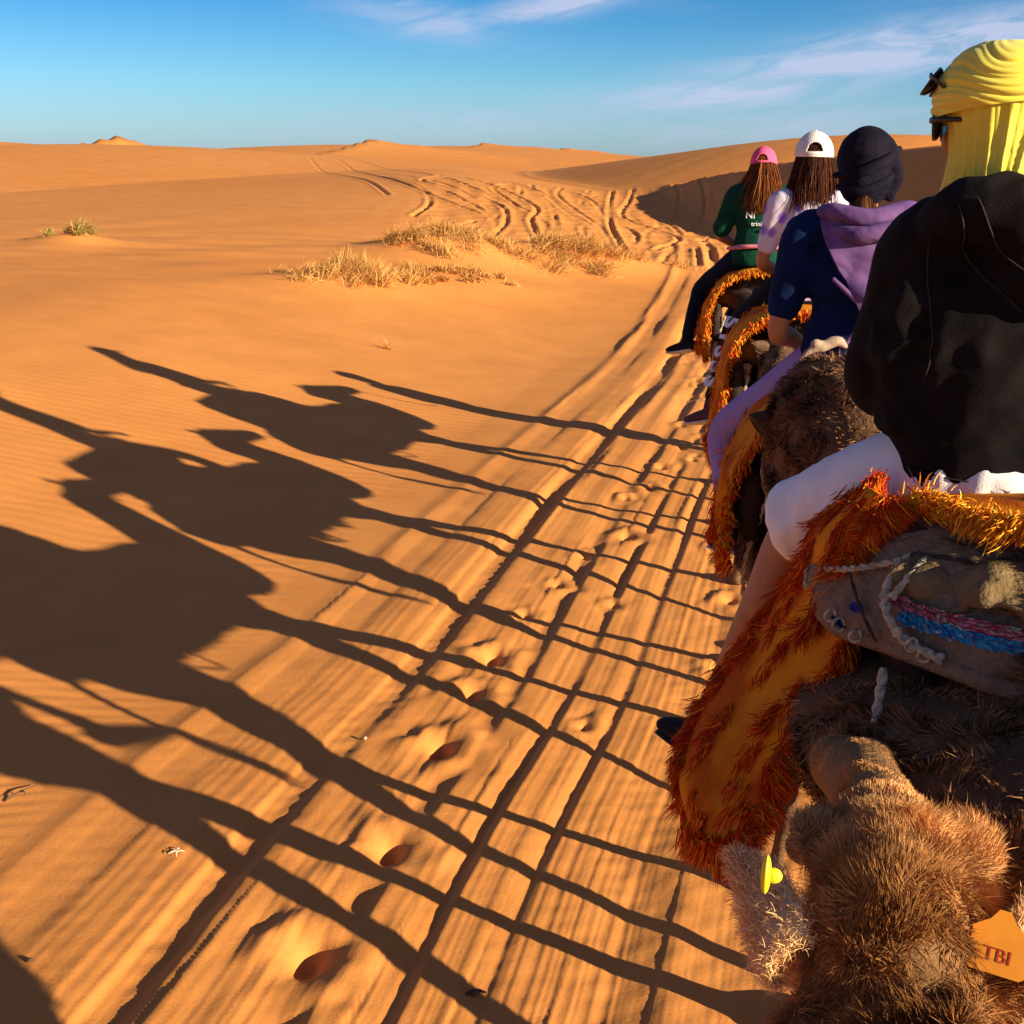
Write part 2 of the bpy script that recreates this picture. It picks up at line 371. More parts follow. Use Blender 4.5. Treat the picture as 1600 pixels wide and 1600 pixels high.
def _trk():
    T = []
    def W(*p): T.append(np.array(catmull([((x - 800) / 2000.0 * d * 0.985, d) for x, d in p], 8)))
    W((1045, 30), (1020, 32.5), (960, 34.5), (900, 37), (860, 41), (840, 47), (835, 53))
    W((1030, 32), (985, 33.5), (930, 36), (885, 40), (868, 47), (872, 53))
    W((1060, 31), (1030, 34), (985, 37), (940, 41), (920, 47), (900, 54))
    W((1075, 31), (1060, 34.5), (1010, 38), (975, 43), (950, 48), (935, 54))
    W((1085, 30.5), (1075, 35), (1050, 38.5), (1010, 44), (990, 49), (980, 54))
    W((820, 28.5), (840, 32), (835, 36), (790, 41), (740, 46), (690, 49), (620, 54), (540, 62))
    W((790, 28.5), (815, 32), (812, 36), (765, 41), (715, 46), (660, 50), (590, 56), (525, 64))
    W((740, 29.0), (780, 32), (785, 36), (745, 41), (700, 46), (650, 50))
    W((720, 30), (760, 32.5), (766, 36), (735, 40), (690, 44), (640, 48), (600, 52))
    W((770, 28.8), (800, 30), (850, 31), (862, 34), (858, 39), (850, 46), (845, 52))
    W((740, 31), (800, 34), (870, 35.5), (930, 38), (960, 42), (1005, 48))
    W((690, 33), (740, 36), (800, 38), (860, 42), (900, 48), (910, 54))
    W((700, 40), (760, 42), (820, 44), (900, 46), (990, 50))
    W((1035, 33.5), (1090, 37.5), (1110, 41), (1100, 46)); W((1050, 34.5), (1110, 38.5), (1140, 41), (1150, 44)); W((1020, 36), (1075, 40.5), (1090, 44), (1080, 50))
    W((990, 36), (1040, 42), (1050, 48), (1040, 53)); W((640, 36), (665, 40), (650, 45), (600, 52))
    W((760, 36), (800, 44), (805, 52)); W((950, 37), (905, 42), (905, 48), (960, 54))
    W((800, 42), (720, 48), (650, 56), (590, 65), (530, 77)); W((770, 43), (700, 50), (640, 58), (575, 68), (520, 79)); W((740, 38), (660, 43), (600, 50), (560, 58), (525, 70)); W((600, 42), (560, 50), (500, 60), (480, 70))
    rng_ = random.Random(3)
    for i in range(12):
        x0 = rng_.uniform(760, 1060); W((x0, rng_.uniform(30, 33)), (x0 - rng_.uniform(-40, 40), 37), (x0 - rng_.uniform(-20, 70), 42), (x0 - rng_.uniform(0, 110), 48), (x0 - rng_.uniform(20, 150), 54))
    return T
TRACKS = _trk()
MOUNDS = [(-3.0, 23.2, 1.3, 1.0, 0.16), (-1.6, 28.0, 1.7, 1.2, 0.26), (0.9, 29.0, 2.0, 1.1, 0.22), (-1.2, 25.0, 1.5, 1.2, 0.12), (2.3, 29.5, 1.5, 0.9, 0.08), (-9.6, 28.1, 0.8, 0.6, 0.10)]

def terrain(x, y, detail=True):
    x = np.asarray(x, float); y = np.asarray(y, float); V = np.stack([x, y], 1)
    s, u = path_coords(x, y); r = np.hypot(x, y)
    lf = sst(0.9, 9.5, -u)
    z = 0.72 * lf * (1 - sst(60, 140, r)) + 0.35 * sst(3.0, 12.0, u) + P2(V, 6, 0.35, 0.02, 41) * sst(6, 14, r) * 1.0
    # slope with the wheel tracks, rising to a saddle
    z = z + (1.15 * sst(29.0, 52.0, y) - 0.25 * sst(1.2, 3.2, np.abs(u)) * 0) * (1 - sst(70, 110, y)) * sst(-15, -3, x) * 1.0
    z = z - 0.12 * sst(26, 30, y) * (1 - sst(30, 34, y)) * sst(-6, 0, x)
    H_ = []
    # big smooth dune on the left
    hL = dune(x, y, [(-75, 52, 3.8), (-48, 62, 3.2), (-28.0, 70, 2.88), (-22.8, 75, 3.12), (-15.2, 84, 2.55), (-9.0, 76, 2.2), (-4.6, 60, 1.95), (-2.2, 50, 1.4)], 50, 22)
    kL = sst(18, 34, r); z = z + kL * (0.5 * (z + hL + np.sqrt((z - hL) ** 2 + 0.30)) - 0.04 - z)
    # dune on the right, its lee side turned from the sun
    Z, q, pw, d, sd = crest(x, y, [(4.4, 68, 1.2), (5.6, 56, 1.45), (7.0, 50, 2.2), (8.05, 46, 2.55), (9.2, 42.5, 2.95), (10.4, 39.5, 3.15), (11.9, 36.5, 3.4), (13.6, 33, 3.55), (15.5, 28, 3.7), (18, 22, 3.9), (22, 12, 4)], (1, 1), (1, 1))
    lee = Z + 0.05 - 0.60 * d; lee = np.where(lee < 0.9, np.maximum(lee, 0.9 - (0.9 - lee) * 0.9), lee)
    wind = Z - 0.11 * d
    dd_ = np.where(sd > 0, d, 0); lee2 = Z + 0.12 - np.sqrt((0.60 * d) ** 2 + 0.12 ** 2); H_.append(np.where(sd > 0, lee2, wind))
    # behind it and far away
    H_.append(dune(x, y, [(7, 74, 2.6), (10.5, 66, 3.3), (14.2, 60, 3.95), (17.5, 58, 4.05), (21.0, 60, 3.8), (30, 62, 3.0)], 20, 10))
    H_.append(dune(x, y, [(-30, 150, 2.6), (-15.2, 125, 3.0), (-11.6, 118, 3.62), (-7.9, 120, 3.0), (-4.0, 122, 3.66), (0.5, 120, 3.35), (7, 125, 2.9), (20, 120, 2.9), (45, 120, 3.6), (80, 100, 4)], 58, 30))
    H_.append(dune(x, y, [(-160, 230, 8), (-100, 260, 3.5), (-20, 300, 2.8), (38, 300, 3.2), (55, 310, 2.6), (90, 300, 4), (200, 240, 9)], 80, 60))
    # small sharp peaks poking over the crests
    for cx, cy, ch, sl in [(-57.5, 190, 4.75, 0.30), (-11.9, 106, 4.0, 0.10), (4.6, 130, 3.85, 0.12), (-3.2, 118, 3.95, 0.07), (28.0, 250, 3.6, 0.16), (33.5, 262, 3.9, 0.2)]:
        dx = x - cx; dy = y - cy; H_.append(ch - np.where(dx * 0.93 - dy * 0.36 < 0, 0.66, sl) * np.abs(dx * 0.93 - dy * 0.36) - 0.16 * np.abs(dx * 0.36 + dy * 0.93))
    for h in H_: z = np.maximum(z, h) + 0.12 * np.exp(-np.abs(z - h) / 0.12) * (h > 0.3) * sst(20, 40, r)
    for mx_, my_, ax, ay, mh in MOUNDS: z = z + mh * np.exp(-(((x - mx_) / ax) ** 2 + ((y - my_) / ay) ** 2)) * 1.9
    if not detail: return z
    z = z + 0.016 * P2(V * np.array([0.5, 1.4]), 8, 2.6, 1.0, 91) * sst(21, 24, y) * (1 - sst(31, 35, y)) * (1 - sst(-1, 1.5, x)) + 0.010 * P2(V, 8, 1.3, 1.0, 93) * sst(1.5, 3, -u) * (1 - sst(25, 40, y))
    # ---- the wheel ruts
    sv = np.stack([s, u * 0.2], 1)
    uw = u + P2(sv, 5, 1.6, 0.026, 3) * (1 - sst(12, 30, s))
    on = sst(-1.15, -0.7, uw) * (1 - sst(2.6, 3.4, uw)) * (1 - sst(34, 39, y)); amp = on
    pts_u = [-3, -1.2, -0.98, -0.86, -0.70, -0.52, -0.47, -0.40, -0.22, -0.10, -0.05, 0.0, 0.06, 0.12, 0.19, 0.30, 0.42, 0.52, 0.60, 0.66, 0.71, 0.82, 0.90, 0.96, 1.01, 1.10, 1.20, 1.26, 1.31, 1.45, 1.7, 1.9, 2.2, 2.6, 3.2, 6]
    pts_z = [0, 0, 0.004, 0.030, 0.008, 0.010, 0.020, 0.024, 0.027, 0.012, -0.018, -0.022, -0.018, 0.026, 0.032, 0.020, 0.026, 0.012, -0.012, -0.008, 0.026, 0.018, 0.008, -0.010, 0.022, 0.014, 0.016, -0.006, 0.019, 0.012, -0.01, 0.018, 0.0, 0.02, 0.0, 0.0]
    prof = np.interp(uw, pts_u, pts_z)
    far_gain = 1.0 + 1.3 * sst(14, 24, y)
    mod = 1 + 0.38 * P2(np.stack([s * 1.0, np.round(u * 3)], 1), 5, 1.6, 1.0, 77)
    z = z + amp * prof * mod * far_gain * (0.70 + 0.14 * sst(9, 14, y))
    # tread striations
    st = P2(np.stack([uw * 26, s * 0.18], 1), 7, 3.0, 1.0, 9) + 0.7 * P2(np.stack([uw * 60, s * 0.3], 1), 7, 3.0, 1.0, 10)
    band = np.exp(-((uw + 0.22) / 0.16) ** 2) + 0.8 * np.exp(-((uw - 0.42) / 0.12) ** 2) + 0.8 * np.exp(-((uw - 0.84) / 0.07) ** 2) + 0.7 * np.exp(-((uw - 1.5) / 0.2) ** 2) + 0.25 + np.exp(-((uw - 1.12) / 0.06) ** 2) * 0.6
    z = z + amp * st * 0.0017 * band * far_gain * (1 - sst(9, 20, y) * 0.2)
    z = z + amp * (P2(V, 9, 7.0, 0.0050, 21) + P2(V, 9, 17.0, 0.0028, 22)) * (0.55 + 0.6 * sst(1.2, 1.7, uw))
    # crumbled edges
    z = z + amp * P2(V, 9, 34.0, 0.0022, 12) * (0.4 + np.exp(-((uw - 0.02) / 0.12) ** 2) + 0.6 * sst(1.3, 1.6, uw))
    # wind ripples left of the ruts
    rp = np.sin((y * 0.98 - x * 0.12 + 0.05 * P2(V, 5, 2.2, 1.0, 15)) * 2 * math.pi / 0.105)
    rip = sst(0.9, 1.3, -u) * (1 - sst(7.5, 11.0, y)) * (0.65 + 0.35 * P2(V, 4, 0.9, 1.0, 16))
    z = z + 0.0032 * rp * np.clip(rip, 0, 2)
    # hoof prints
    for hx, hy, hs, hd in HOLES:
        k = (np.abs(x - hx) < 0.5) & (np.abs(y - hy) < 0.5)
        if not k.any(): continue
        dx = x[k] - hx; dy = y[k] - hy; an = 0.24 + (hx * 7.3 % 1 - 0.5) * 0.5; cx = dx * math.cos(an) - dy * math.sin(an); cy = dx * math.sin(an) + dy * math.cos(an)
        th = np.arctan2(cy, cx); w = 1 + 0.10 * np.sin(th * 3 + hx * 9) + 0.07 * np.sin(th * 5 + hy * 7) + 0.05 * np.sin(th * 9 + hy * 3)
        rr = np.hypot(cx / 1.0, cy / 1.25) / (0.095 * hs) / w
        rim = np.exp(-((rr - 1.25) / 0.60) ** 2) * (0.65 + 0.35 * np.cos(th - 2.2)); bowl = np.exp(-((cx / 0.6) ** 2 + (cy / 0.95) ** 2) / (0.080 * hs) ** 2 / 0.55)
        flat = np.exp(-(rr / 2.1) ** 4)
        vk = V[k]
        lump = P2(vk, 6, 26, 0.006, 31) * np.exp(-((rr - 1.6) / 0.8) ** 2)
        zc = z[k]; base = np.interp(hs, [0, 1], [0, 0.0]); w_ = 0.60 * flat * (hd + 0.3)
        z[k] = zc * (1 - 0) - amp[k] * prof[k] * w_ * 1.6 + (0.027 * rim - 0.056 * bowl) * hs * (0.55 + 0.6 * hd) + lump
    # tracks on the far slope
    k = (y > 26) & (y < 84) & (x > -14) & (x < 10); xs = x[k]; ys = y[k]
    if k.any():
        acc = np.zeros(xs.shape)
        for ti, T in enumerate(TRACKS):
            best = np.full(xs.shape, 9.0)
            bb = (xs > T[:, 0].min() - 1) & (xs < T[:, 0].max() + 1) & (ys > T[:, 1].min() - 1) & (ys < T[:, 1].max() + 1)
            xb, yb = xs[bb], ys[bb]; bd = np.full(xb.shape, 9.0)
            for i in range(len(T) - 1):
                a = T[i]; d = T[i + 1] - a; L_ = np.hypot(*d) + 1e-9; d = d / L_; t = np.clip((xb - a[0]) * d[0] + (yb - a[1]) * d[1], 0, L_)
                bd = np.minimum(bd, np.hypot(xb - a[0] - d[0] * t, yb - a[1] - d[1] * t))
            best[bb] = bd
            g = (-0.052 * np.exp(-(best / 0.062) ** 2) + 0.028 * np.exp(-((best - 0.14) / 0.065) ** 2)) * (0.75 + 0.5 * ((ti * 37) % 10) / 10)
            acc = np.where(best < 0.5, g + 0.3 * acc, acc)
        rough = P2(np.stack([xs, ys], 1), 9, 7.0, 0.020, 55) * sst(30, 34, ys) * (1 - sst(50, 54, ys)) * sst(-4.5, -1.5, xs)
        z[k] = z[k] + acc * (1 - 0.35 * sst(52, 62, ys)) + rough
    return z

def ground_z(x, y): return float(terrain(np.array([x], float), np.array([y], float), False)[0])

def build_sand():
    az = np.concatenate([np.linspace(-180, -34, 60, endpoint=False), np.linspace(-34, -25, 40, endpoint=False), np.linspace(-25, 25, 580, endpoint=False), np.linspace(25, 34, 40, endpoint=False), np.linspace(34, 180, 60)])
    rr = [0.0]; 
    r_ = 0.35
    while r_ < 1.9: rr.append(r_); r_ *= 1.06
    while r_ < 14: rr.append(r_); r_ *= 1.0050
    while r_ < 27: rr.append(r_); r_ *= 1.0064
    while r_ < 80: rr.append(r_); r_ *= 1.0046
    while r_ < 400: rr.append(r_); r_ *= 1.015
    while r_ < 6000: rr.append(r_); r_ *= 1.15
    rr = np.array(rr); A, R_ = np.meshgrid(np.radians(az), rr)
    x = (R_ * np.sin(A)).ravel(); y = (R_ * np.cos(A)).ravel()
    z = terrain(x, y); z = z * (1 - 0.8 * sst(400, 900, np.hypot(x, y)))
    na = len(az); nr = len(rr); n = na * nr
    i = np.arange(nr - 1)[:, None] * na + np.arange(na - 1)[None, :]; i = i.ravel()
    q = np.stack([i, i + 1, i + na + 1, i + na], 1)[:, ::-1]
    me = bpy.data.meshes.new('sand_ground'); me.vertices.add(n); me.loops.add(len(q) * 4); me.polygons.add(len(q))
    me.vertices.foreach_set('co', np.stack([x, y, z], 1).astype(np.float32).ravel()); me.loops.foreach_set('vertex_index', q.astype(np.int32).ravel())
    me.polygons.foreach_set('loop_start', (np.arange(len(q)) * 4).astype(np.int32)); me.polygons.foreach_set('use_smooth', np.ones(len(q), bool)); me.update(calc_edges=True)
    s, u = path_coords(x, y); a = me.attributes.new('ripple', 'FLOAT', 'POINT')
    a.data.foreach_set('value', (sst(1.0, 1.6, -u) * (1 - 0.85 * sst(12, 30, y)) * (0.6 + 0.4 * sst(-1, 1, P2(np.stack([x, y], 1), 5, 0.4, 1, 61)))).astype(np.float32))
    me.materials.append(sand_material()); o = bpy.data.objects.new('sand_ground', me); COL.objects.link(o)
    o['kind'] = 'structure'; o['label'] = 'orange desert sand with wheel ruts, hoof prints and dunes'
    print('sand verts', n)
build_sand()

# ------------------------------------------------------------------ camels  (local frame: +Y ahead, Z up, origin on the sand between the feet)
M_HIDE = {
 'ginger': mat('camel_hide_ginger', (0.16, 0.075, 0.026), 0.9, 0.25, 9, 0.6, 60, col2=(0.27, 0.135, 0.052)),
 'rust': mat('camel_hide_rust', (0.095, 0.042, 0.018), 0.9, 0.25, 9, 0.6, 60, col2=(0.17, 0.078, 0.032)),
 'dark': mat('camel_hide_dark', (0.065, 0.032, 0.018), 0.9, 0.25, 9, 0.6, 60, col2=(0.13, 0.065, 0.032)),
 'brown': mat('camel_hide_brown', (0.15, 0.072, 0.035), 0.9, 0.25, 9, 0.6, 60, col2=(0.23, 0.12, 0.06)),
}
M_EAR = mat('ear_fur', (0.55, 0.43, 0.30), 0.9, 0.2, 30, 0.5, 120)
M_EYE = mat('eye', (0.01, 0.008, 0.006), 0.12, 0, 5, spec=0.6)
def furmat(name, c):
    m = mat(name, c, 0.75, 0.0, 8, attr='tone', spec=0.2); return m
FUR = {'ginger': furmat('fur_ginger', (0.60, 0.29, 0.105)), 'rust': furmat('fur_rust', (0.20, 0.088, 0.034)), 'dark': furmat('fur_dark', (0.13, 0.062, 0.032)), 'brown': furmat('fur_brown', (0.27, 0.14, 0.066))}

HEADC = {}
SCALE = {'A': 1.0, 'B': 1.14, 'C': 1.0, 'D': 1.0, 'E': 1.0}
def camel(name, label, loc, rz, hide, feet, head=(0, 1.66, 1.90), head_yaw=0.0, head_pitch=-0.10, hs=1.0, voxel=0.02, group=None, neck_low=1.27, thick=1.0, lift=0.0, thigh=1.0, girth=1.0, slim=1.0, bones=None):
    """feet: (fl, fr, hl, hr) offsets along Y"""
    root = thing(name, label, 'camel', (loc[0], loc[1], loc[2]), rz, group)
    gz = lambda lx, ly: ground_z(loc[0] + lx * math.cos(rz) - ly * math.sin(rz), loc[1] + lx * math.sin(rz) + ly * math.cos(rz)) - loc[2]
    P = []
    hz0 = head[2]
    def V3_(v):
        v = Vector(v); return Vector((v.x, v.y, v.z + lift * max(0.0, min(1.0, (1.95 - v.z) / 0.55)) * (1.0 if v.y < 1.0 else max(0, 1 - (v.y - 1.0) / 0.3))))
    # trunk
    P.append(tube([(0, -0.92, 1.37), (0, -0.72, 1.42), (0, -0.42, 1.40), (0, 0, 1.38), (0, 0.38, 1.37), (0, 0.66, 1.36), (0, 0.84, 1.36)],
                  [(q0 * (1 + (girth - 1) * g_), q1 * slim) for (q0, q1), g_ in zip([(0.13, 0.14), (0.26, 0.22), (0.34, 0.27), (0.385, 0.29), (0.34, 0.29), (0.25, 0.26), (0.15, 0.20)], (0.3, 0.9, 1, 1, 0.7, 0.2, 0))], 24, 5))
    P.append(tube([(0, -0.78, 1.40), (0, -0.5, 1.55), (0, -0.28, 1.72), (0, -0.05, 1.82), (0, 0.18, 1.72), (0, 0.42, 1.54), (0, 0.62, 1.40)],
                  [(0.14, 0.10), (0.20, 0.13), (0.17, 0.15), (0.14, 0.18), (0.16, 0.15), (0.19, 0.13), (0.15, 0.10)], 16, 4))
    P.append(ball((0, -0.05, 1.62), (0.27, 0.40, 0.30)))
    P.append(ball((0, 0.72, 1.18), (0.16, 0.14, 0.14)))
    # neck
    hx, hy, hz = head
    cy, cp = head_yaw, head_pitch
    Rh = Matrix.Rotation(cy, 3, 'Z') @ Matrix.Rotation(cp, 3, 'X')
    hd = lambda v: Vector(head) + Rh @ (Vector(v) * hs)
    P.append(tube([(0, 0.62, 1.36), (hx * 0.1, 0.90, neck_low + 0.06), (hx * 0.3, 1.16, neck_low), (hx * 0.65, 1.36, neck_low + 0.18), (hx * 0.9, hy - 0.16, (hz + neck_low) / 2 + 0.20), tuple(hd((0, -0.12, -0.12))), tuple(hd((0, 0.02, -0.02)))],
                  [(q0 * t_, q1 * t_) for (q0, q1), t_ in zip([(0.20, 0.25), (0.15, 0.22), (0.13, 0.19), (0.115, 0.165), (0.11, 0.15), (0.105, 0.135), (0.08, 0.09)], (1, (1 + thick) / 2, thick, thick, thick, (1 + thick) / 2, 1))], 16, 5))
    # head: cranium, brows, muzzle, jaw, lips
    def b(c, r): P.append(ball(hd(c), tuple(k * hs for k in r), rot=Rh))
    b((0, 0.02, 0.0), (0.088, 0.12, 0.092)); b((0, -0.05, 0.01), (0.072, 0.075, 0.075))
    for s in (-1, 1):
        b((0.078 * s, 0.10, 0.028), (0.038, 0.062, 0.034)); b((0.068 * s, 0.0, -0.07), (0.038, 0.09, 0.07))
        b((0.034 * s, 0.455, -0.055), (0.030, 0.040, 0.036))
    T = lambda pts, r: P.append(tube([tuple(hd(p)) for p in pts], [tuple(k * hs for k in q) for q in r], 14, 4, hint=tuple(Rh @ Vector((1, 0, 0)))))
    T([(0, 0.06, 0.0), (0, 0.18, -0.008), (0, 0.32, -0.03), (0, 0.42, -0.05), (0, 0.47, -0.075)], [(0.082, 0.075), (0.068, 0.066), (0.048, 0.050), (0.054, 0.048), (0.045, 0.04)])
    T([(0, 0.0, -0.085), (0, 0.18, -0.105), (0, 0.34, -0.115), (0, 0.43, -0.13)], [(0.06, 0.06), (0.044, 0.05), (0.034, 0.034), (0.034, 0.026)])
    if lift:
        P = [([V3_(v) for v in vs], f) for vs, f in P]
    # legs
    for i, (s, fy) in enumerate(((-1, feet[0]), (1, feet[1]), (-1, feet[2]), (1, feet[3]))):
        front = i < 2
        by = 0.60 if front else -0.70
        y = by + fy; x0 = 0.17 * s
        g = gz(x0, y) + 0.0
        lift = 0.0
        if front:
            knee = (x0 * 0.95, by + fy * 0.62 + 0.03, 0.56)
            pts = [(0.15 * s, 0.52, 1.32), (0.175 * s, 0.55, 1.08 + lift), (x0, by + fy * 0.34, 0.88 + lift), knee, (x0 * 0.97, by + fy * 0.80 - 0.01, 0.36), (x0, y - 0.02, g + 0.14), (x0, y + 0.01, g + 0.07)]
            rr = [(0.11, 0.15), (0.09, 0.12), (0.062, 0.078), (0.056, 0.062), (0.034, 0.04), (0.036, 0.042), (0.05, 0.05)]
        else:
            hock = (x0 * 0.95, by + fy * 0.6 - 0.13, 0.60)
            pts = [(0.15 * s, -0.62, 1.34), (0.18 * s, -0.58 + fy * 0.1, 1.12 + lift), (0.165 * s, -0.60 + fy * 0.42, 0.90 + lift), hock, (x0, by + fy * 0.8 - 0.09, 0.38), (x0, y - 0.03, g + 0.14), (x0, y + 0.01, g + 0.07)]
            rr = [(0.13, 0.22 * thigh), (0.11 * thigh, 0.18 * thigh), (0.075 * thigh, 0.11 * thigh), (0.044, 0.06), (0.032, 0.042), (0.036, 0.044), (0.05, 0.05)]
        P.append(tube(pts, rr, 12, 4))
        P.append(ball((x0, y + 0.04, g + 0.035), (0.085, 0.105, 0.045)))
        for k in (-1, 1): P.append(ball((x0 + 0.035 * k, y + 0.12, g + 0.03), (0.035, 0.05, 0.03)))
    lum = sine_noise(hash(name) % 97 + 3, 9.0); lum2 = sine_noise(5, 24.0)
    body = blob('body', P, M_HIDE[hide], root, voxel, 5, disp=lambda co: 0.006 * lum(co) + 0.003 * lum2(co))
    # tail
    tv = [(0, -0.94, 1.34), (0.02, -1.02, 1.22), (0.0, -1.04, 1.02), (-0.02, -1.03, 0.82)]
    V, F = tube(tv, [0.035, 0.022, 0.017, 0.012], 8, 4); mesh_obj('tail', V, F, M_HIDE[hide], root)
    n = 260; tr = RNG.normal(0, 0.012, (n, 3)) + np.array([-0.015, -1.03, 0.84]) + np.stack([np.zeros(n), np.zeros(n), RNG.uniform(0, 0.2, n)], 1)
    ribbons('tail_tuft', tr, np.tile([0, -0.1, -1.0], (n, 1)) + RNG.normal(0, 0.15, (n, 3)), 0.14, FUR[hide], root, 0.002, 3, 0.2, 0.2, np.ones((n, 3)), 4)
    # eyes
    for s in (-1, 1):
        V, F = ball(hd((0.094 * s, 0.125, -0.005)), 0.021 * hs, 10, 7); mesh_obj('eye', V, F, M_EYE, root)
    root['_'] = 0; del root['_']
    HEADC[root.name] = (Vector(head), Rh, hs)
    return root, body, hd

def ear(parent, hd, s, size=1.0, out=(0.9, -0.35, 0.35), base=(0.082, -0.055, 0.045), m=None, twist=0.0):
    """cupped leaf-shaped ear"""
    m = m or M_EAR
    o = Vector((out[0] * s, out[1], out[2])).normalized(); b0 = Vector((base[0] * s, base[1], base[2]))
    face = Vector((0.25 * s, 0.85, 0.25)); side = o.cross(face).normalized(); nrm = side.cross(o).normalized()
    L_ = 0.125 * size; V = []; F = []; nu, nv = 10, 9
    for shell in (0, 1):
        for i in range(nu + 1):
            t = i / nu; w = 0.044 * size * math.sin(math.pi * min(1, 0.16 + 0.84 * t) ** 0.75) ** 0.8 if t < 1 else 0.0005
            for j in range(nv):
                a = -1 + 2 * j / (nv - 1)
                cup = (1 - a * a) * 0.024 * size * (1 - 0.5 * t)
                V.append(hd(b0 + o * (L_ * t) + side * (a * w) - nrm * (cup + (0.005 if shell else 0)) ))
    q = (nu + 1) * nv
    for sh in (0, 1):
        for i in range(nu):
            for j in range(nv - 1):
                a = sh * q + i * nv + j; f = (a, a + 1, a + nv + 1, a + nv); F.append(f if sh == 0 else tuple(reversed(f)))
    for i in range(nu):
        for j in (0, nv - 1):
            a = i * nv + j; F.append((a, a + nv, a + nv + q, a + q))
    e = mesh_obj('ear', V, F, m, parent)
    return e, (lambda t, a=0.0: hd(b0 + o * (L_ * t) + side * a)), o

# places of the five camels on the sand: x, y, heading
def cz(x, y): return ground_z(x, y)
CAM = {'A': (0.10, 0.12, rad(-15.0)), 'B': (1.20, 2.54, rad(-2.0)), 'C': (1.30, 4.98, rad(-7.0)), 'D': (1.66, 7.55, rad(-6.0)), 'E': (1.98, 10.45, rad(-6.0))}
def w2l(k, p):
    """world point to the local frame of camel k"""
    x, y, rz = CAM[k]; dx = p[0] - x; dy = p[1] - y; c, s = math.cos(-rz), math.sin(-rz)
    k_ = SCALE[k]; return ((dx * c - dy * s) / k_, (dx * s + dy * c) / k_, (p[2] - cz(x, y)) / k_)
ROOT = {}
def mk(k, name_label, hide, feet, **kw):
    x, y, rz = CAM[k]
    ROOT[k] = camel('camel', name_label, (x, y, cz(x, y)), rz, hide, feet, **kw)
    ROOT[k][0].scale = (SCALE[k],) * 3
    return ROOT[k]
G = 'camels walking in a caravan'
rA, bA, hdA = mk('A', 'ginger woolly camel whose head with yellow ear tags fills the bottom right corner', 'ginger', (0.1, -0.15, 0.15, -0.2),
                 head=w2l('A', (0.570, 1.64, 1.85)), head_yaw=rad(5), head_pitch=0.0, hs=1.36, thick=1.25, voxel=0.014, group=G)
rB, bB, hdB = mk('B', 'rust brown camel carrying the rider in the yellow turban', 'rust', (0.44, -0.50, -0.10, -0.48), head=w2l('B', (1.06, 4.52, 1.90)), head_yaw=rad(2), head_pitch=-0.25, hs=1.22, thick=1.4, lift=0.12, thigh=0.52, girth=1.34, slim=0.82, neck_low=1.50, voxel=0.018, group=G)
rC, bC, hdC = mk('C', 'dark brown camel carrying the rider in the blue shirt and purple scarf', 'dark', (0.50, -0.52, 0.30, -0.38), head=w2l('C', (1.40, 6.70, 1.90)), thick=1.2, group=G)
rD, bD, hdD = mk('D', 'dark brown camel carrying the rider in the white cap', 'brown', (0.44, -0.50, 0.16, -0.40), head=w2l('D', (1.80, 9.0, 1.80)), thick=1.25, group=G)
rE, bE, hdE = mk('E', 'camel with an orange blanket carrying the rider in the pink cap', 'brown', (0.40, -0.42, 0.25, -0.34), head=w2l('E', (2.15, 11.85, 1.70)), thick=1.25, group=G)
for rt_, hd_, k in ((rB, hdB, 0.8), (rC, hdC, 0.8), (rD, hdD, 0.8), (rE, hdE, 0.8)):
    mm = mat('ear_dark', (0.10, 0.055, 0.03), 0.9, 0.2, 30, 0.4, 90)
    for s in (-1, 1):
        ear(rt_, hd_, s, k, m=mm)

# woolly coats
def head_dist(k, hd_): c = np.array(w2l(k, (0, 0, 0))); return np.array(hd_((0, 0.1, 0)))
# camel in front of the lens: long curly wool on nape, poll and forehead, short on the muzzle
HA = np.array(hdA((0, 0, 0))); muA = np.array(hdA((0, 0.46, -0.05))); axA = (muA - HA) / np.linalg.norm(muA - HA)
def regA(p):
    d = p - HA; t = d @ axA
    return np.where((t > -0.55) & (p[:, 1] > 1.0 - 0.2) & (p[:, 2] > 1.15), 1.0, 0.0) * np.where(t > 0.30, 1.6, 1.0) * np.where(p[:, 2] > HA[2] - 0.4, 1, 0.35)
def flowA(p):
    d = p - HA; t = d @ axA; f = np.tile(axA, (len(p), 1)) * 1.0
    lat = d - t[:, None] * axA; lat[:, 2] *= 0.5
    f = f * 1.0 + lat * 1.2 + np.array([0.10, -0.1, -0.3]); back = t < -0.05
    f[back] = np.array([0.3, -0.7, -0.3]) + lat[back] * 1.2
    return f
def lenA(p):
    t = (p - HA) @ axA; return np.interp(t, [-0.4, -0.12, 0.0, 0.12, 0.2, 0.34, 0.5], [0.046, 0.044, 0.044, 0.036, 0.020, 0.011, 0.008])
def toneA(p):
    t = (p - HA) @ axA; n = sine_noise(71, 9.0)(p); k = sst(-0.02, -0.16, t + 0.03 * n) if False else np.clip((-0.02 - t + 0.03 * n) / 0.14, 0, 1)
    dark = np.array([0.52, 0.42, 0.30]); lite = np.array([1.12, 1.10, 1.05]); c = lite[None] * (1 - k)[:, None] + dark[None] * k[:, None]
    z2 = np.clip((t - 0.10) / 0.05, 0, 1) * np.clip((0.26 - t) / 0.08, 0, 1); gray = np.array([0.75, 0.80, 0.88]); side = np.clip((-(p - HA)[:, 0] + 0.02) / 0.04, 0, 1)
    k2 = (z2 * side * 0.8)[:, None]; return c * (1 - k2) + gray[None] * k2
fur('coat', bA, 170000, regA, flowA, lenA, FUR['ginger'], rA, width=0.0006, lift=0.32, curl=3.4, tone=0.30, segs=3, seed=2, lock=52.0, tonefn=toneA)

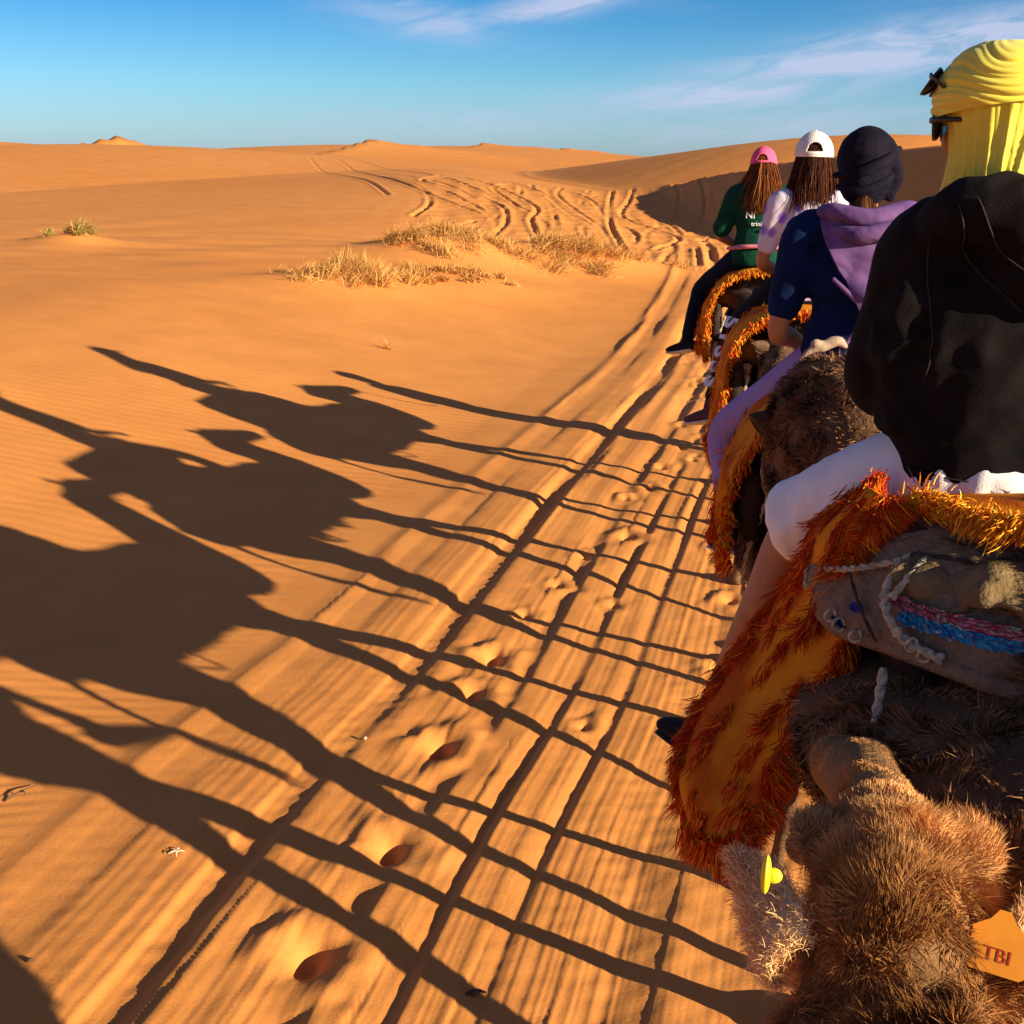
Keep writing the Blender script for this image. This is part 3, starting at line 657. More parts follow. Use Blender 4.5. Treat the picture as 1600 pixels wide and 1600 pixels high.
fur('undercoat', bA, 50000, regA, flowA, lambda p: 0.45 * lenA(p), FUR['ginger'], rA, width=0.0013, lift=0.75, curl=2.0, tone=0.3, segs=2, seed=22, lock=40.0, tonefn=lambda p: toneA(p) * 0.85)
CRN = HA + np.array([0.0, -0.03, 0.10])
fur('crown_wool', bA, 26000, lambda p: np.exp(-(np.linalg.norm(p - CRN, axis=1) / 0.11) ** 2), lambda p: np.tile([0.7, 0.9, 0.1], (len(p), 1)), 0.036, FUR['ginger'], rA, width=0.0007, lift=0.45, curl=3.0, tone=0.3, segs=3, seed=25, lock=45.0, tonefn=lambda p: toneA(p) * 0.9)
def back_flow(p):
    f = np.zeros_like(p); f[:, 1] = -0.8; f[:, 2] = -0.6 - 0.6 * np.abs(p[:, 0]); f[:, 0] = p[:, 0] * 1.2; return f
def rump(p): return np.where((p[:, 2] > 0.95), 0.5, 0.0) + np.where((p[:, 2] > 0.6), 0.15, 0.0) + np.where((p[:, 1] < -0.05) & (p[:, 2] > 0.9), 4.5, 0)
HB = np.array(hdB((0, 0, 0)))
def headfur(hc, rr=0.42): return lambda p: np.where((np.linalg.norm(p - hc, axis=1) < rr), 1.0, 0.0)
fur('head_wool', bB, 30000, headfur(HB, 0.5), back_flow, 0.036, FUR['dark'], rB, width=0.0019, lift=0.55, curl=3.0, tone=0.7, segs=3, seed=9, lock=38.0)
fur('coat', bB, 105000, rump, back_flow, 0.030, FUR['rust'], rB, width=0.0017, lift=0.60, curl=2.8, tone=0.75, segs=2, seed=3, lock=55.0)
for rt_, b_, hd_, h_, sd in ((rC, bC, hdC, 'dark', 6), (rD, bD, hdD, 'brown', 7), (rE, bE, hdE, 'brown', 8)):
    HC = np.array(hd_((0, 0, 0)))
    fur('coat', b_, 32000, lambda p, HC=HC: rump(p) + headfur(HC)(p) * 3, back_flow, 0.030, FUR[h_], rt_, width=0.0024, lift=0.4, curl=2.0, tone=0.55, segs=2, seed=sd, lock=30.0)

# ears and ear tags of the nearest camel
TAG_L = (-0.012 + 0.360, 1.520, 1.980); TAG_R = (0.680, 1.520, 1.910)
M_TAGY = mat('tag_yellow', (0.80, 0.60, 0.02), 0.45, 0.06, 20, spec=0.4); M_TAGO = mat('tag_orange', (0.62, 0.22, 0.015), 0.45, 0.08, 20, spec=0.4)
for s in (-1, 1):
    e, pt, o = ear(rA, hdA, s, 1.12, out=(0.30, 0.72, 0.24), base=(0.108, -0.085, -0.02))
    ee = np.array([list(v.co) for v in e.data.vertices]); n = 9000; ii = RNG.integers(0, len(ee), n); ju = RNG.integers(0, len(ee), n)
    p = ee[ii] + RNG.normal(0, 0.006, (n, 3)); dd = np.tile(list(o), (n, 1)) * 0.9 + RNG.normal(0, 0.5, (n, 3))
    tn = np.tile(np.clip(RNG.normal(1.5, 0.3, n), 0.7, 2.2)[:, None], (1, 3)) * np.array([0.95, 1.18, 1.45])
    ribbons('ear_wool', p, dd, 0.018, FUR['ginger'], e, 0.0006, 3, 0.8, 0.1, tn, 12 + s)
    m = M_TAGY if s < 0 else M_TAGO
    if s < 0:
        c = Vector(w2l('A', TAG_L))
        V, F = join([ball(c, (0.007, 0.018, 0.028), 16, 9), ball(c + Vector((0.010, 0, 0)), (0.012, 0.009, 0.011), 12, 7)])
        mesh_obj('ear_tag', V, F, m, rA)
    else:
        c = Vector(w2l('A', TAG_R)); w, h = 0.038, 0.036; V = []; F = []
        c = c + Vector((-0.012, -0.03, -0.018)); w, h = 0.037, 0.036; ay = (Vector(w2l('A', (0.1, 0.1, 3.1))) - c).normalized() * -1; az_ = Vector((0.10, 0.2, 1.0)); az_ = (az_ - ay * az_.dot(ay)).normalized(); ax = az_.cross(ay)
        prof = [(-1, -0.85), (-0.85, -1), (0.85, -1), (1, -0.85), (1, 0.55), (0.45, 0.95), (0.2, 1.35), (-0.2, 1.35), (-0.45, 0.95), (-1, 0.55)]
        for dz in (-0.0016, 0.0016):
            for a, b_ in prof: V.append(c + ax * (a * w) + az_ * (b_ * h) + ay * dz)
        k = len(prof); F = [tuple(range(k)), tuple(reversed(range(k, 2 * k)))] + [(i, (i + 1) % k, (i + 1) % k + k, i + k) for i in range(k)]
        t = mesh_obj('ear_tag', V, F, m, rA, smooth=False); t['label'] = 'square orange ear tag with dark red print'
        cu = bpy.data.curves.new('t', 'FONT'); cu.body = 'TBI'; cu.size = 0.026; cu.align_x = 'CENTER'; cu.extrude = 0.0004
        to = bpy.data.objects.new('t', cu); COL.objects.link(to); dg = bpy.context.evaluated_depsgraph_get(); tm = bpy.data.meshes.new_from_object(to.evaluated_get(dg)); bpy.data.objects.remove(to)
        tm.name = 'tag_print'
        Mx = Matrix((ax, az_, ax.cross(az_))).transposed().to_4x4(); nrm = ax.cross(az_)
        if (Vector(w2l('A', (0, 0, 2.9))) - c).dot(nrm) < 0: Mx = Matrix((-ax, az_, -nrm)).transposed().to_4x4(); nrm = -nrm
        Mx.translation = c + nrm * 0.0022 - az_ * (h * 0.55)
        tm.transform(Mx); tm.materials.append(mat('print_red', (0.30, 0.03, 0.01), 0.6)); link(bpy.data.objects.new('tag_print', tm), t)

# ------------------------------------------------------------------ riders
M_SKIN = mat('skin', (0.42, 0.175, 0.080), 0.55, 0.06, 12, 0.15, 160, spec=0.35)
def hair_mat(name, c): return mat(name, c, 0.7, 0.0, 8, attr='tone', spec=0.12)
def cloth(name, c, bump=0.35, var=0.08, bs=300, **k): return mat(name, c, 0.9, var, 14, bump, bs, spec=0.12, **k)
M_LENS = mat('dark_lens', (0.01, 0.01, 0.012), 0.15, 0, 5, spec=0.6); M_FRAME = mat('sunglass_frame', (0.015, 0.012, 0.012), 0.35, 0.1, 10, spec=0.5)
V3 = Vector

def hand_parts(wr, el, curl_dir, s, sc=1.0):
    """palm, four unequal bent fingers and a thumb, closed round a grip"""
    d = (V3(wr) - V3(el)).normalized(); cdir = V3(curl_dir); cdir = (cdir - d * cdir.dot(d)).normalized(); sd = d.cross(cdir).normalized() * s
    w = V3(wr); P = [tube([w - d * 0.02, w + d * 0.03 * sc, w + d * 0.075 * sc], [(0.026 * sc, 0.020 * sc), (0.036 * sc, 0.016 * sc), (0.040 * sc, 0.014 * sc)], 10, 3, hint=tuple(sd))]
    for k, ln in enumerate((0.066, 0.075, 0.070, 0.055)):
        b_ = w + d * (0.078 * sc) + sd * ((k - 1.5) * 0.0195 * sc); ln *= sc
        j1 = b_ + d * ln * 0.42 + cdir * ln * 0.18; j2 = j1 + d * ln * 0.10 + cdir * ln * 0.36; j3 = j2 - d * ln * 0.22 + cdir * ln * 0.16
        P.append(tube([b_ - d * 0.01, j1, j2, j3], [0.0088 * sc, 0.0082 * sc, 0.0075 * sc, 0.0065 * sc], 8, 3))
    t0 = w + d * 0.025 * sc - sd * 0.032 * sc
    P.append(tube([t0, t0 + d * 0.028 * sc - sd * 0.018 * sc + cdir * 0.012, t0 + d * 0.046 * sc - sd * 0.012 * sc + cdir * 0.036 * sc], [0.0115 * sc, 0.0095 * sc, 0.008 * sc], 8, 3))
    return P

def person(label, loc, rz, c):
    """seated rider, local frame: origin on the seat, +Y ahead. c holds joints and clothes"""
    root = thing('person', label, 'person', loc, rz, c.get('group'))
    lean = c.get('lean', 0.0); k = c.get('k', 1.0); sh = c.get('sh', 0.185) * k
    hipz = 0.09; zc = 0.56 * k
    neck = V3((c.get('nx', 0), lean + 0.02, 0.60 * k)); head = V3((c.get('hx', c.get('nx', 0)), lean + 0.05, 0.775 * k))
    hy = c.get('head_yaw', 0.0); Rh = Matrix.Rotation(hy, 3, 'Z') @ Matrix.Rotation(c.get('head_pitch', 0.0), 3, 'X'); hd = lambda p: head + Rh @ (V3(p) * k)
    S_ = [V3((-sh, lean * 0.9 + 0.0, zc - 0.02)), V3((sh, lean * 0.9 + 0.0, zc - 0.02))]
    P = []
    P.append(tube([(0, 0, 0.02), (0, 0, 0.14), (0, lean * 0.4, 0.28 * k), (0, lean * 0.8, 0.44 * k), (0, lean, 0.545 * k)], [(0.15, 0.11), (0.155, 0.11), (0.125, 0.095), (0.155, 0.105), (0.10, 0.075)], 16, 4))
    P.append(tube([tuple(neck - V3((0, 0.02, 0.07))), tuple(neck), tuple(head - V3((0, 0.0, 0.08)))], [0.062, 0.055, 0.055], 12, 3))
    P.append(tube([tuple(S_[0]), (0, lean, zc + 0.01), tuple(S_[1])], [0.055, 0.07, 0.055], 12, 4, hint=(0, 1, 0)))
    P += [ball(hd((0, 0.0, 0.015)), tuple(v * k for v in (0.076, 0.094, 0.104)), rot=Rh), ball(hd((0, 0.035, -0.055)), tuple(v * k for v in (0.056, 0.062, 0.066)), rot=Rh), ball(hd((0, 0.072, -0.098)), 0.022 * k)]
    P.append(tube([hd((0, 0.088, 0.02)), hd((0, 0.108, -0.018)), hd((0, 0.098, -0.03))], [0.011 * k, 0.016 * k, 0.012 * k], 8, 3))
    P.append(tube([hd((-0.022, 0.090, -0.062)), hd((0, 0.097, -0.060)), hd((0.022, 0.090, -0.062))], [0.006, 0.010, 0.006], 8, 3, hint=(0, 1, 0)))
    for s in (-1, 1):
        P.append(ball(hd((0.078 * s, -0.005, -0.01)), tuple(v * k for v in (0.012, 0.020, 0.032)), rot=Rh)); P.append(ball(hd((0.03 * s, 0.082, 0.03)), (0.022, 0.012, 0.008)))
    arms = []
    for i, s in ((0, -1), (1, 1)):
        el, wr = V3(c['elbow'][i]), V3(c['wrist'][i]); arms.append((S_[i], el, wr))
        P.append(tube([tuple(S_[i]), tuple(S_[i].lerp(el, 0.5)), tuple(el), tuple(el.lerp(wr, 0.4)), tuple(wr)], [0.055, 0.048, 0.039, 0.040, 0.026], 12, 4, hint=(0, 1, 0)))
        P += hand_parts(wr, el, c.get('curl', [(0, 0, -1)] * 2)[i], s)
    legs = []
    for i, s in ((0, -1), (1, 1)):
        kn, an = V3(c['knee'][i]), V3(c['ankle'][i]); hp = V3((0.095 * s, 0.02, hipz)); legs.append((hp, kn, an))
        P.append(tube([tuple(hp), tuple(hp.lerp(kn, 0.5)), tuple(kn), tuple(kn.lerp(an, 0.35) + V3((0, -0.015, 0))), tuple(kn.lerp(an, 0.75)), tuple(an)], [0.088, 0.075, 0.056, 0.056, 0.040, 0.036], 14, 4, hint=(0, 1, 0)))
        f = V3(c.get('foot', [(-0.1, 1, -0.25), (0.1, 1, -0.25)])[i]).normalized()
        P.append(tube([tuple(an - f * 0.03 - V3((0, 0, 0.03))), tuple(an + f * 0.08 - V3((0, 0, 0.045))), tuple(an + f * 0.15 - V3((0, 0, 0.05)))], [(0.034, 0.036), (0.038, 0.028), (0.034, 0.016)], 10, 3))
    blob('body', P, M_SKIN, root, 0.0085, 2, sm=0.5)
    for s in (-1, 1):
        V, F = ball(hd((0.030 * s, 0.088, 0.010)), 0.011, 10, 7); mesh_obj('eye', V, F, M_EYE, root)
    # shirt
    m = c['shirt']; th = c.get('thick', 1.0); wst = c.get('waist', 0.02)
    Q = [tube([(0, 0.0, wst), (0, 0, 0.14), (0, lean * 0.4, 0.28 * k), (0, lean * 0.8, 0.43 * k), (0, lean, 0.54 * k), (0, lean + 0.01, 0.60 * k)],
              [(0.172 * th, 0.135 * th), (0.176 * th, 0.132 * th), (0.150 * th, 0.118 * th), (0.178 * th, 0.125 * th), (0.135 * th, 0.10 * th), (0.068, 0.068)], 20, 4, capk=0.2)]
    for i, (a, el, wr) in enumerate(arms):
        t = c.get('sleeve', 0.45)
        if t <= 0.5:
            e2 = a.lerp(el, t * 2); Q.append(tube([tuple(V3((0, lean, zc)).lerp(a, 0.5)), tuple(a), tuple(a.lerp(e2, 0.55)), tuple(e2)], [0.075 * th, 0.072 * th, 0.068 * th, 0.062 * th], 14, 4, hint=(0, 1, 0)))
        else:
            Q.append(tube([tuple(V3((0, lean, zc)).lerp(a, 0.5)), tuple(a), tuple(a.lerp(el, 0.5)), tuple(el), tuple(el.lerp(wr, 0.5)), tuple(el.lerp(wr, 0.88))], [0.085 * th, 0.085 * th, 0.082 * th, 0.074 * th, 0.062 * th, 0.042], 16, 4, hint=(0, 1, 0)))
    for e in c.get('shirt_extra', []): Q.append(e)
    blob(c.get('shirt_name', 't_shirt'), Q, m, root, 0.012, 4, disp=folds(c.get('seed', 3), 36, 0.006 * c.get('fold', 1.0), (0.9, 0.5, 0.9)))
    # trousers
    m = c['trousers']; hk_ = c.get('hipk', 1.0); Q = [tube([(0, 0, 0.0), (0, 0, 0.10), (0, 0, 0.17)], [(0.165 * hk_, 0.13 * hk_), (0.17 * hk_, 0.13 * hk_), (0.15, 0.115)], 18, 4, capk=0.3)]
    for i, (hp, kn, an) in enumerate(legs):
        if c.get('shorts'):
            e2 = hp.lerp(kn, 0.97); pr = [0.125, 0.130, 0.122, 0.112]
            Q.append(tube([tuple(hp), tuple(hp.lerp(e2, 0.4)), tuple(hp.lerp(e2, 0.75)), tuple(e2 + (kn - hp).normalized() * 0.03)], pr, 16, 4, capk=0.25, hint=(0, 1, 0)))
        else:
            Q.append(tube([tuple(hp), tuple(hp.lerp(kn, 0.5)), tuple(kn), tuple(kn.lerp(an, 0.4)), tuple(kn.lerp(an, 0.86))], [0.112, 0.096, 0.078, 0.074, c.get('cuff', 0.058)], 16, 4, hint=(0, 1, 0)))
    tr = blob(c.get('trouser_name', 'trousers'), Q, m, root, 0.012, 4, disp=folds(c.get('seed', 3) + 9, 42, 0.005 * c.get('tfold', 1.0), (1, 1, 0.8)))
    # shoes
    for i, (hp, kn, an) in enumerate(legs):
        f = V3(c.get('foot', [(-0.1, 1, -0.25), (0.1, 1, -0.25)])[i]).normalized(); u = V3((0, 0, 1))
        sh_ = blob('shoe', [tube([tuple(an - f * 0.065 - u * 0.035), tuple(an + f * 0.04 - u * 0.04), tuple(an + f * 0.13 - u * 0.05), tuple(an + f * 0.185 - u * 0.055)], [(0.040, 0.046), (0.046, 0.044), (0.048, 0.032), (0.036, 0.022)], 12, 4),
                            tube([tuple(an - u * 0.04), tuple(an + (kn - an).normalized() * 0.05)], [0.046, 0.048], 12, 3)], c['shoe'], root, 0.009, 2)
        V, F = tube([tuple(an - f * 0.07 - u * 0.078), tuple(an + f * 0.05 - u * 0.083), tuple(an + f * 0.19 - u * 0.078)], [(0.040, 0.012), (0.050, 0.012), (0.036, 0.010)], 14, 4); mesh_obj('sole', V, F, c.get('sole', mat('sole_rubber', (0.5, 0.48, 0.45), 0.8)), sh_)
    return root, hd, arms, legs, S_

def long_hair(parent, hd, m, n, length, dirs=(0, -0.25, -1), spread=0.05, seed=1, top=True, zmin=-0.02, w=0.003, tips=0.3):
    """hair falling from the back of the head: root points on the skull, strands hang down"""
    r = np.random.default_rng(seed); th = r.uniform(math.pi * 0.9, math.pi * 2.1, n); ph = r.uniform(-0.6 if not top else -0.6, 1.35, n)
    P = []; D = []
    for a, b_ in zip(th, ph):
        v = V3((math.cos(a) * math.cos(b_) * 0.096, math.sin(a) * math.cos(b_) * 0.116, 0.012 + math.sin(b_) * 0.112)); P.append(list(hd(v)))
        o = hd(v * 2) - hd(v); q = V3(dirs) + o.normalized() * (0.24 if b_ > 0 else 0.10) ; D.append(list(q))
    P = np.array(P); D = np.array(D); hz = P[:, 2]
    L_ = length * r.uniform(0.7, 1.05, n) + (hz - hz.min()) * 0.9
    t = np.clip(r.normal(1, 0.35, n), 0.3, 2.2); t = t * (1 + 0.5 * sine_noise(seed, 40)(P) * 0.5)
    return ribbons('hair', P, D, L_, m, parent, w, 5, 0.7, 1.8, np.clip(np.stack([t, t, t], 1), 0.2, 2.5), seed, 16.0, kind='stuff')

def hair_base(parent, hd, m, drop=0.20, w=0.10):
    Q = [ball(hd((0, -0.012, 0.02)), (0.090, 0.104, 0.108)), tube([hd((0, -0.07, 0.03)), hd((0, -0.10, -0.06)), hd((0, -0.12, -drop * 0.7)), hd((0, -0.13, -drop))], [(0.07, 0.03), (w * 0.75, 0.022), (w * 0.65, 0.015), (w * 0.4, 0.008)], 16, 5)]
    return blob('hair_mass', Q, m, parent, 0.011, 3, disp=folds(7, 40, 0.006, (1.2, 1.2, 0.15)))

def cap(parent, hd, m, opening=True, k=1.0):
    """six-panel baseball cap with an open back above the strap"""
    V = []; F = []; nu, nv = 120, 36; hole = lambda a, b_: opening and abs((a - 1.5 * math.pi)) < 0.42 and 0.16 < b_ < 0.16 + 0.42 * math.sqrt(max(0, 1 - ((a - 1.5 * math.pi) / 0.42) ** 2))
    for j in range(nv + 1):
        b_ = -0.08 + (math.pi / 2 + 0.08) * j / nv
        for i in range(nu):
            a = 2 * math.pi * i / nu; rr = 1 + 0.012 * abs(math.sin(3 * a)); V.append(hd(V3((math.cos(a) * math.cos(b_) * 0.092 * rr, math.sin(a) * math.cos(b_) * 0.112 * rr + 0.004, 0.022 + math.sin(b_) * 0.112)) * k))
    for j in range(nv):
        for i in range(nu):
            a = 2 * math.pi * (i + 0.5) / nu; b_ = -0.08 + (math.pi / 2 + 0.08) * (j + 0.5) / nv
            if hole(a, b_): continue
            F.append((j * nu + i, j * nu + (i + 1) % nu, (j + 1) * nu + (i + 1) % nu, (j + 1) * nu + i))
    o = mesh_obj('cap', V, F, m, parent); md = o.modifiers.new('s', 'SOLIDIFY'); md.thickness = 0.004; md.offset = 1
    V = []; F = []; n = 14                                     # peak
    for j in range(5):
        for i in range(n + 1):
            a = math.pi * (0.14 + 0.72 * i / n); e = 1 + 0.72 * (j / 4) * math.sin((a - 0.14 * math.pi) / 0.72) ** 0.8
            V.append(hd(V3((math.cos(a) * 0.094, math.sin(a) * 0.112 * e + 0.004, 0.018 - 0.012 * j / 4 - 0.020 * math.cos(a) ** 2)) * k))
    for j in range(4):
        for i in range(n): F.append((j * (n + 1) + i, j * (n + 1) + i + 1, (j + 1) * (n + 1) + i + 1, (j + 1) * (n + 1) + i))
    p = mesh_obj('peak', V, F, m, o); md = p.modifiers.new('s', 'SOLIDIFY'); md.thickness = 0.004
    V, F = ball(hd(V3((0, 0.004, 0.136)) * k), 0.008, 10, 6); mesh_obj('button', V, F, m, o)
    if opening:
        V, F = tube([hd(V3((math.cos(a) * 0.095, math.sin(a) * 0.116 + 0.004, 0.030)) * k) for a in np.linspace(1.5 * math.pi - 0.5, 1.5 * math.pi + 0.5, 7)], [(0.003, 0.009)] * 7, 8, 2, hint=(0, 1, 0)); mesh_obj('strap', V, F, m, o)
    return o

def sheet(name, rows, m, parent=None, nu=5, nv=5, thick=0.008, disp=0.0, seed=1, freq=18):
    """smooth cloth through a grid of control points"""
    R_ = [catmull(r, nu) for r in rows]; cols = list(zip(*R_)); C_ = [catmull(c, nv) for c in cols]
    a = len(C_); b_ = len(C_[0]); V = np.array([[list(p) for p in c] for c in C_]).reshape(-1, 3)
    F = [(i * b_ + j, (i + 1) * b_ + j, (i + 1) * b_ + j + 1, i * b_ + j + 1) for i in range(a - 1) for j in range(b_ - 1)]
    o = mesh_obj(name, V, F, m, parent)
    if disp:
        me = o.data; no = np.empty(len(V) * 3, np.float32); me.vertices.foreach_get('normal', no); d = folds(seed, freq, disp, (1, 1, 1))(V)
        me.vertices.foreach_set('co', (V + no.reshape(-1, 3) * d[:, None]).astype(np.float32).ravel()); me.update()
    if thick: md = o.modifiers.new('s', 'SOLIDIFY'); md.thickness = thick; md.offset = 0
    return o, V.reshape(a, b_, 3)

def text_mesh(body, size, m, name, parent, Mx, extrude=0.0008, bold=0.0):
    cu = bpy.data.curves.new('t', 'FONT'); cu.body = body; cu.size = size; cu.align_x = 'CENTER'; cu.align_y = 'CENTER'; cu.extrude = extrude; cu.offset = bold
    to = bpy.data.objects.new('t', cu); COL.objects.link(to); dg = bpy.context.evaluated_depsgraph_get(); tm = bpy.data.meshes.new_from_object(to.evaluated_get(dg)); bpy.data.objects.remove(to)
    tm.name = name; tm.transform(Mx); tm.materials.clear(); tm.materials.append(m); return link(bpy.data.objects.new(name, tm), parent)

def seat_world(k, lx, ly, z):
    x, y, rz = CAM[k]; return (x + lx * math.cos(rz) - ly * math.sin(rz), y + lx * math.sin(rz) + ly * math.cos(rz), z)
def loc2(root, p):
    """world point to the local frame of a root placed by location and z rotation"""
    rz = root[1]; dx = p[0] - root[0][0]; dy = p[1] - root[0][1]; c, s = math.cos(-rz), math.sin(-rz); return (dx * c - dy * s, dx * s + dy * c, p[2] - root[0][2])

# --- rider with the yellow turban (nearest)
PB = ((1.12, 2.86, 2.15), rad(-2)); lb = lambda p: loc2(PB, p)
M_HOOD = cloth('black_sweatshirt', (0.0075, 0.005, 0.0055), 0.25, 0.3); M_SHORTS = cloth('white_shorts', (0.80, 0.77, 0.76), 0.15, 0.02, 200)
hood = [tube([(-0.22, -0.02, 0.60), (-0.17, -0.13, 0.655), (0, -0.17, 0.645), (0.17, -0.13, 0.655), (0.22, -0.02, 0.60)], [(0.04, 0.05), (0.07, 0.075), (0.085, 0.095), (0.07, 0.075), (0.04, 0.05)], 14, 5, hint=(0, 0, 1)),
        tube([(-0.10, -0.12, 0.63), (0.0, -0.185, 0.50), (0.12, -0.12, 0.62)], [0.05, 0.06, 0.05], 12, 5, hint=(0, 0, 1)),
        tube([(0, 0.0, 0.045), (0, -0.02, 0.20), (0, -0.03, 0.40), (0, -0.02, 0.54)], [(0.23, 0.16), (0.25, 0.165), (0.25, 0.16), (0.19, 0.12)], 20, 4, capk=0.1),
        tube([(-0.235, 0.02, 0.20), (-0.262, 0.02, 0.32), (-0.245, 0.0, 0.46), (-0.165, 0.0, 0.57)], [(0.055, 0.09), (0.062, 0.10), (0.07, 0.09), (0.06, 0.07)], 14, 4)]
rider = person('person in yellow turban, black hooded sweatshirt and white shorts, nearest of the riders', PB[0], PB[1], dict(
    k=1.06, sh=0.205, nx=0.0, hx=-0.070, head_yaw=rad(62), head_pitch=rad(-4), elbow=[(-0.27, 0.10, 0.27), (0.34, 0.10, 0.28)], wrist=[(-0.12, 0.40, 0.20), (0.12, 0.42, 0.20)],
    knee=[lb((0.74, 3.18, 2.00)), (0.42, 0.30, -0.12)], ankle=[lb((0.55, 3.32, 1.36)), (0.66, 0.40, -0.80)], foot=[(-0.5, 0.9, -0.1), (0.5, 0.9, -0.1)],
    shirt=M_HOOD, shirt_name='sweatshirt', sleeve=1.0, thick=1.15, waist=0.05, trousers=M_SHORTS, shorts=True, trouser_name='shorts', shoe=cloth('black_shoe', (0.01, 0.01, 0.012)), shirt_extra=hood, seed=31, fold=2.6, tfold=2.0, hipk=1.35, sole=mat('black_sole', (0.012, 0.012, 0.012), 0.8)))
rr_, hdr = rider[0], rider[1]
M_SEAM = mat('sweatshirt_seam', (0.022, 0.017, 0.016), 0.8, 0.1, 30)
sw_ = [o for o in rr_.children if o.name.startswith('sweatshirt')][0]
def snap(x, z, off=0.002):
    ok, p, n, i = sw_.ray_cast(V3((x, -1.0, z)), V3((0, 1, 0))); return (p + n * off) if ok else V3((x, -0.2, z))
for pts in ([(-0.215, 0.665), (-0.20, 0.62), (-0.17, 0.57), (-0.13, 0.52), (-0.09, 0.485)], [(-0.185, 0.685), (-0.165, 0.64), (-0.13, 0.59), (-0.08, 0.545), (-0.04, 0.52)], [(-0.09, 0.485), (-0.05, 0.45), (0.01, 0.43), (0.08, 0.44)],
            [(-0.245, 0.60), (-0.235, 0.50), (-0.22, 0.40), (-0.225, 0.30)], [(-0.25, 0.09), (-0.12, 0.08), (0.02, 0.078), (0.15, 0.08), (0.25, 0.09)]):
    Q = [snap(*p) for p in catmull(pts, 5)]; V, F = tube([tuple(q) for q in Q], [0.0012] + [0.0020] * (len(Q) - 2) + [0.0010], 8, 1); mesh_obj('seam', V, F, M_SEAM, rr_)
M_TURB = mat('turban_yellow', (0.74, 0.62, 0.06), 0.8, 0.05, 10, 0.25, 500, spec=0.2, sheen=0.2, col2=(0.80, 0.68, 0.09))
def wrap(name, parent, centre, rx, ry, zlo, zhi, tilt, seed, kind):
    nu, nv = 220, 110; c = V3(centre); r = random.Random(seed)
    A = np.linspace(0, 2 * np.pi, nu, endpoint=False); Vv = []
    n1 = sine_noise(seed, 3.0, 6, 2); n2 = sine_noise(seed + 1, 8.0, 6, 2)
    for j in range(nv + 1):
        t = j / nv
        for a in A:
            ca, sa = math.cos(a), math.sin(a); w = math.sin(a + 0.8)
            if kind == 'crown':
                z = zlo + (zhi - zlo) * t; prof = (1 - max(0, (t - 0.05)) ** 2.4) ** 0.5 if t < 1 else 0
                prof *= 0.93 + 0.07 * min(1, t / 0.12) if t < 0.12 else 1
                q = np.array([[ca * 1.2 + sa, t * 1.0]])
                bandc = (t * 9 + 1.6 * math.sin(a + tilt) + 0.5 * float(n1(np.array([[a if a < math.pi else 2 * math.pi - a, t * 2]]))[0]))
                f = abs(math.sin(bandc * 1.25)) ** 0.6 * 0.007 + 0.003 * abs(math.sin(bandc * 3.1 + a))
                rad_ = prof * (1 + 0 * w); x = ca * (rx * rad_ + f * min(1, prof * 2)); y = sa * (ry * rad_ + f * min(1, prof * 2)); zz = z + 0.024 * math.sin(a + tilt) * (1 - t)
            else:
                z = zlo + (zhi - zlo) * t; g = 1 - 0.13 * math.sin(math.pi * t) + 0.0 * (1 - t)
                ph = a * 9 + 5.5 * (1 - t) ** 1.2 * math.sin(a * 1.0 + 2.2) + 0.7 * math.sin(a * 3 + 1)
                f = 0.0075 * (1 - abs(math.sin(ph))) ** 1.5 + 0.0035 * (1 - abs(math.sin(ph * 1.9 + 2.0 * t))) ** 2 + 0.0022 * math.sin(a * 4 + t * 5)
                lo = 0.010 * math.exp(-((t - 0.04) / 0.05) ** 2)
                x = ca * (rx * g + f + lo); y = sa * (ry * g + f + lo); zz = z
            Vv.append(c + V3((x, y, zz)))
    F = [(j * nu + i, j * nu + (i + 1) % nu, (j + 1) * nu + (i + 1) % nu, (j + 1) * nu + i) for j in range(nv) for i in range(nu)]
    if kind == 'crown': F.append(tuple(nv * nu + i for i in range(nu)))
    o = mesh_obj(name, Vv, F, M_TURB, parent); return o
hc = rider[1]((0, 0, 0))
tur = wrap('turban', rr_, (hc.x + 0.004, hc.y + 0.0, hc.z), 0.150, 0.140, 0.035, 0.182, 2.6, 4, 'crown')
wrap('neck_drape', rr_, (hc.x + 0.012, hc.y - 0.010, hc.z), 0.132, 0.120, -0.162, 0.055, 0, 9, 'drape')
# sunglasses worn over the eyes and a second pair pushed up on the turban
def glasses(parent, f, name, w=0.066, z=0.0, lens_r=(0.030, 0.024)):
    parts = []; lens = []
    for s in (-1, 1):
        ring = []
        for i in range(17):
            a = 2 * math.pi * i / 16; ring.append(f(V3((0.034 * s + math.cos(a) * lens_r[0], -0.006 * abs(math.cos(a)), math.sin(a) * lens_r[1]))))
        parts.append(tube(ring, [0.0032] * 17, 6, 1))
        c_ = f(V3((0.034 * s, 0, 0))); V = [c_] + ring[:16]; lens.append((V, [(0, i + 1, (i + 1) % 16 + 1) for i in range(16)]))
        parts.append(tube([f(V3((0.064 * s, 0, 0.010))), f(V3((0.078 * s, -0.02, 0.010))), f(V3((0.084 * s, -0.10, 0.004))), f(V3((0.080 * s, -0.135, -0.012)))], [(0.003, 0.007), (0.0025, 0.006), (0.002, 0.004), (0.002, 0.004)], 8, 3))
    parts.append(tube([f(V3((-0.008, 0, 0.006))), f(V3((0, 0.004, 0.010))), f(V3((0.008, 0, 0.006)))], [0.003] * 3, 6, 2))
    V, F = join(parts); o = mesh_obj(name, V, F, M_FRAME, parent); V, F = join(lens); mesh_obj('lens', V, F, M_LENS, o, False); return o
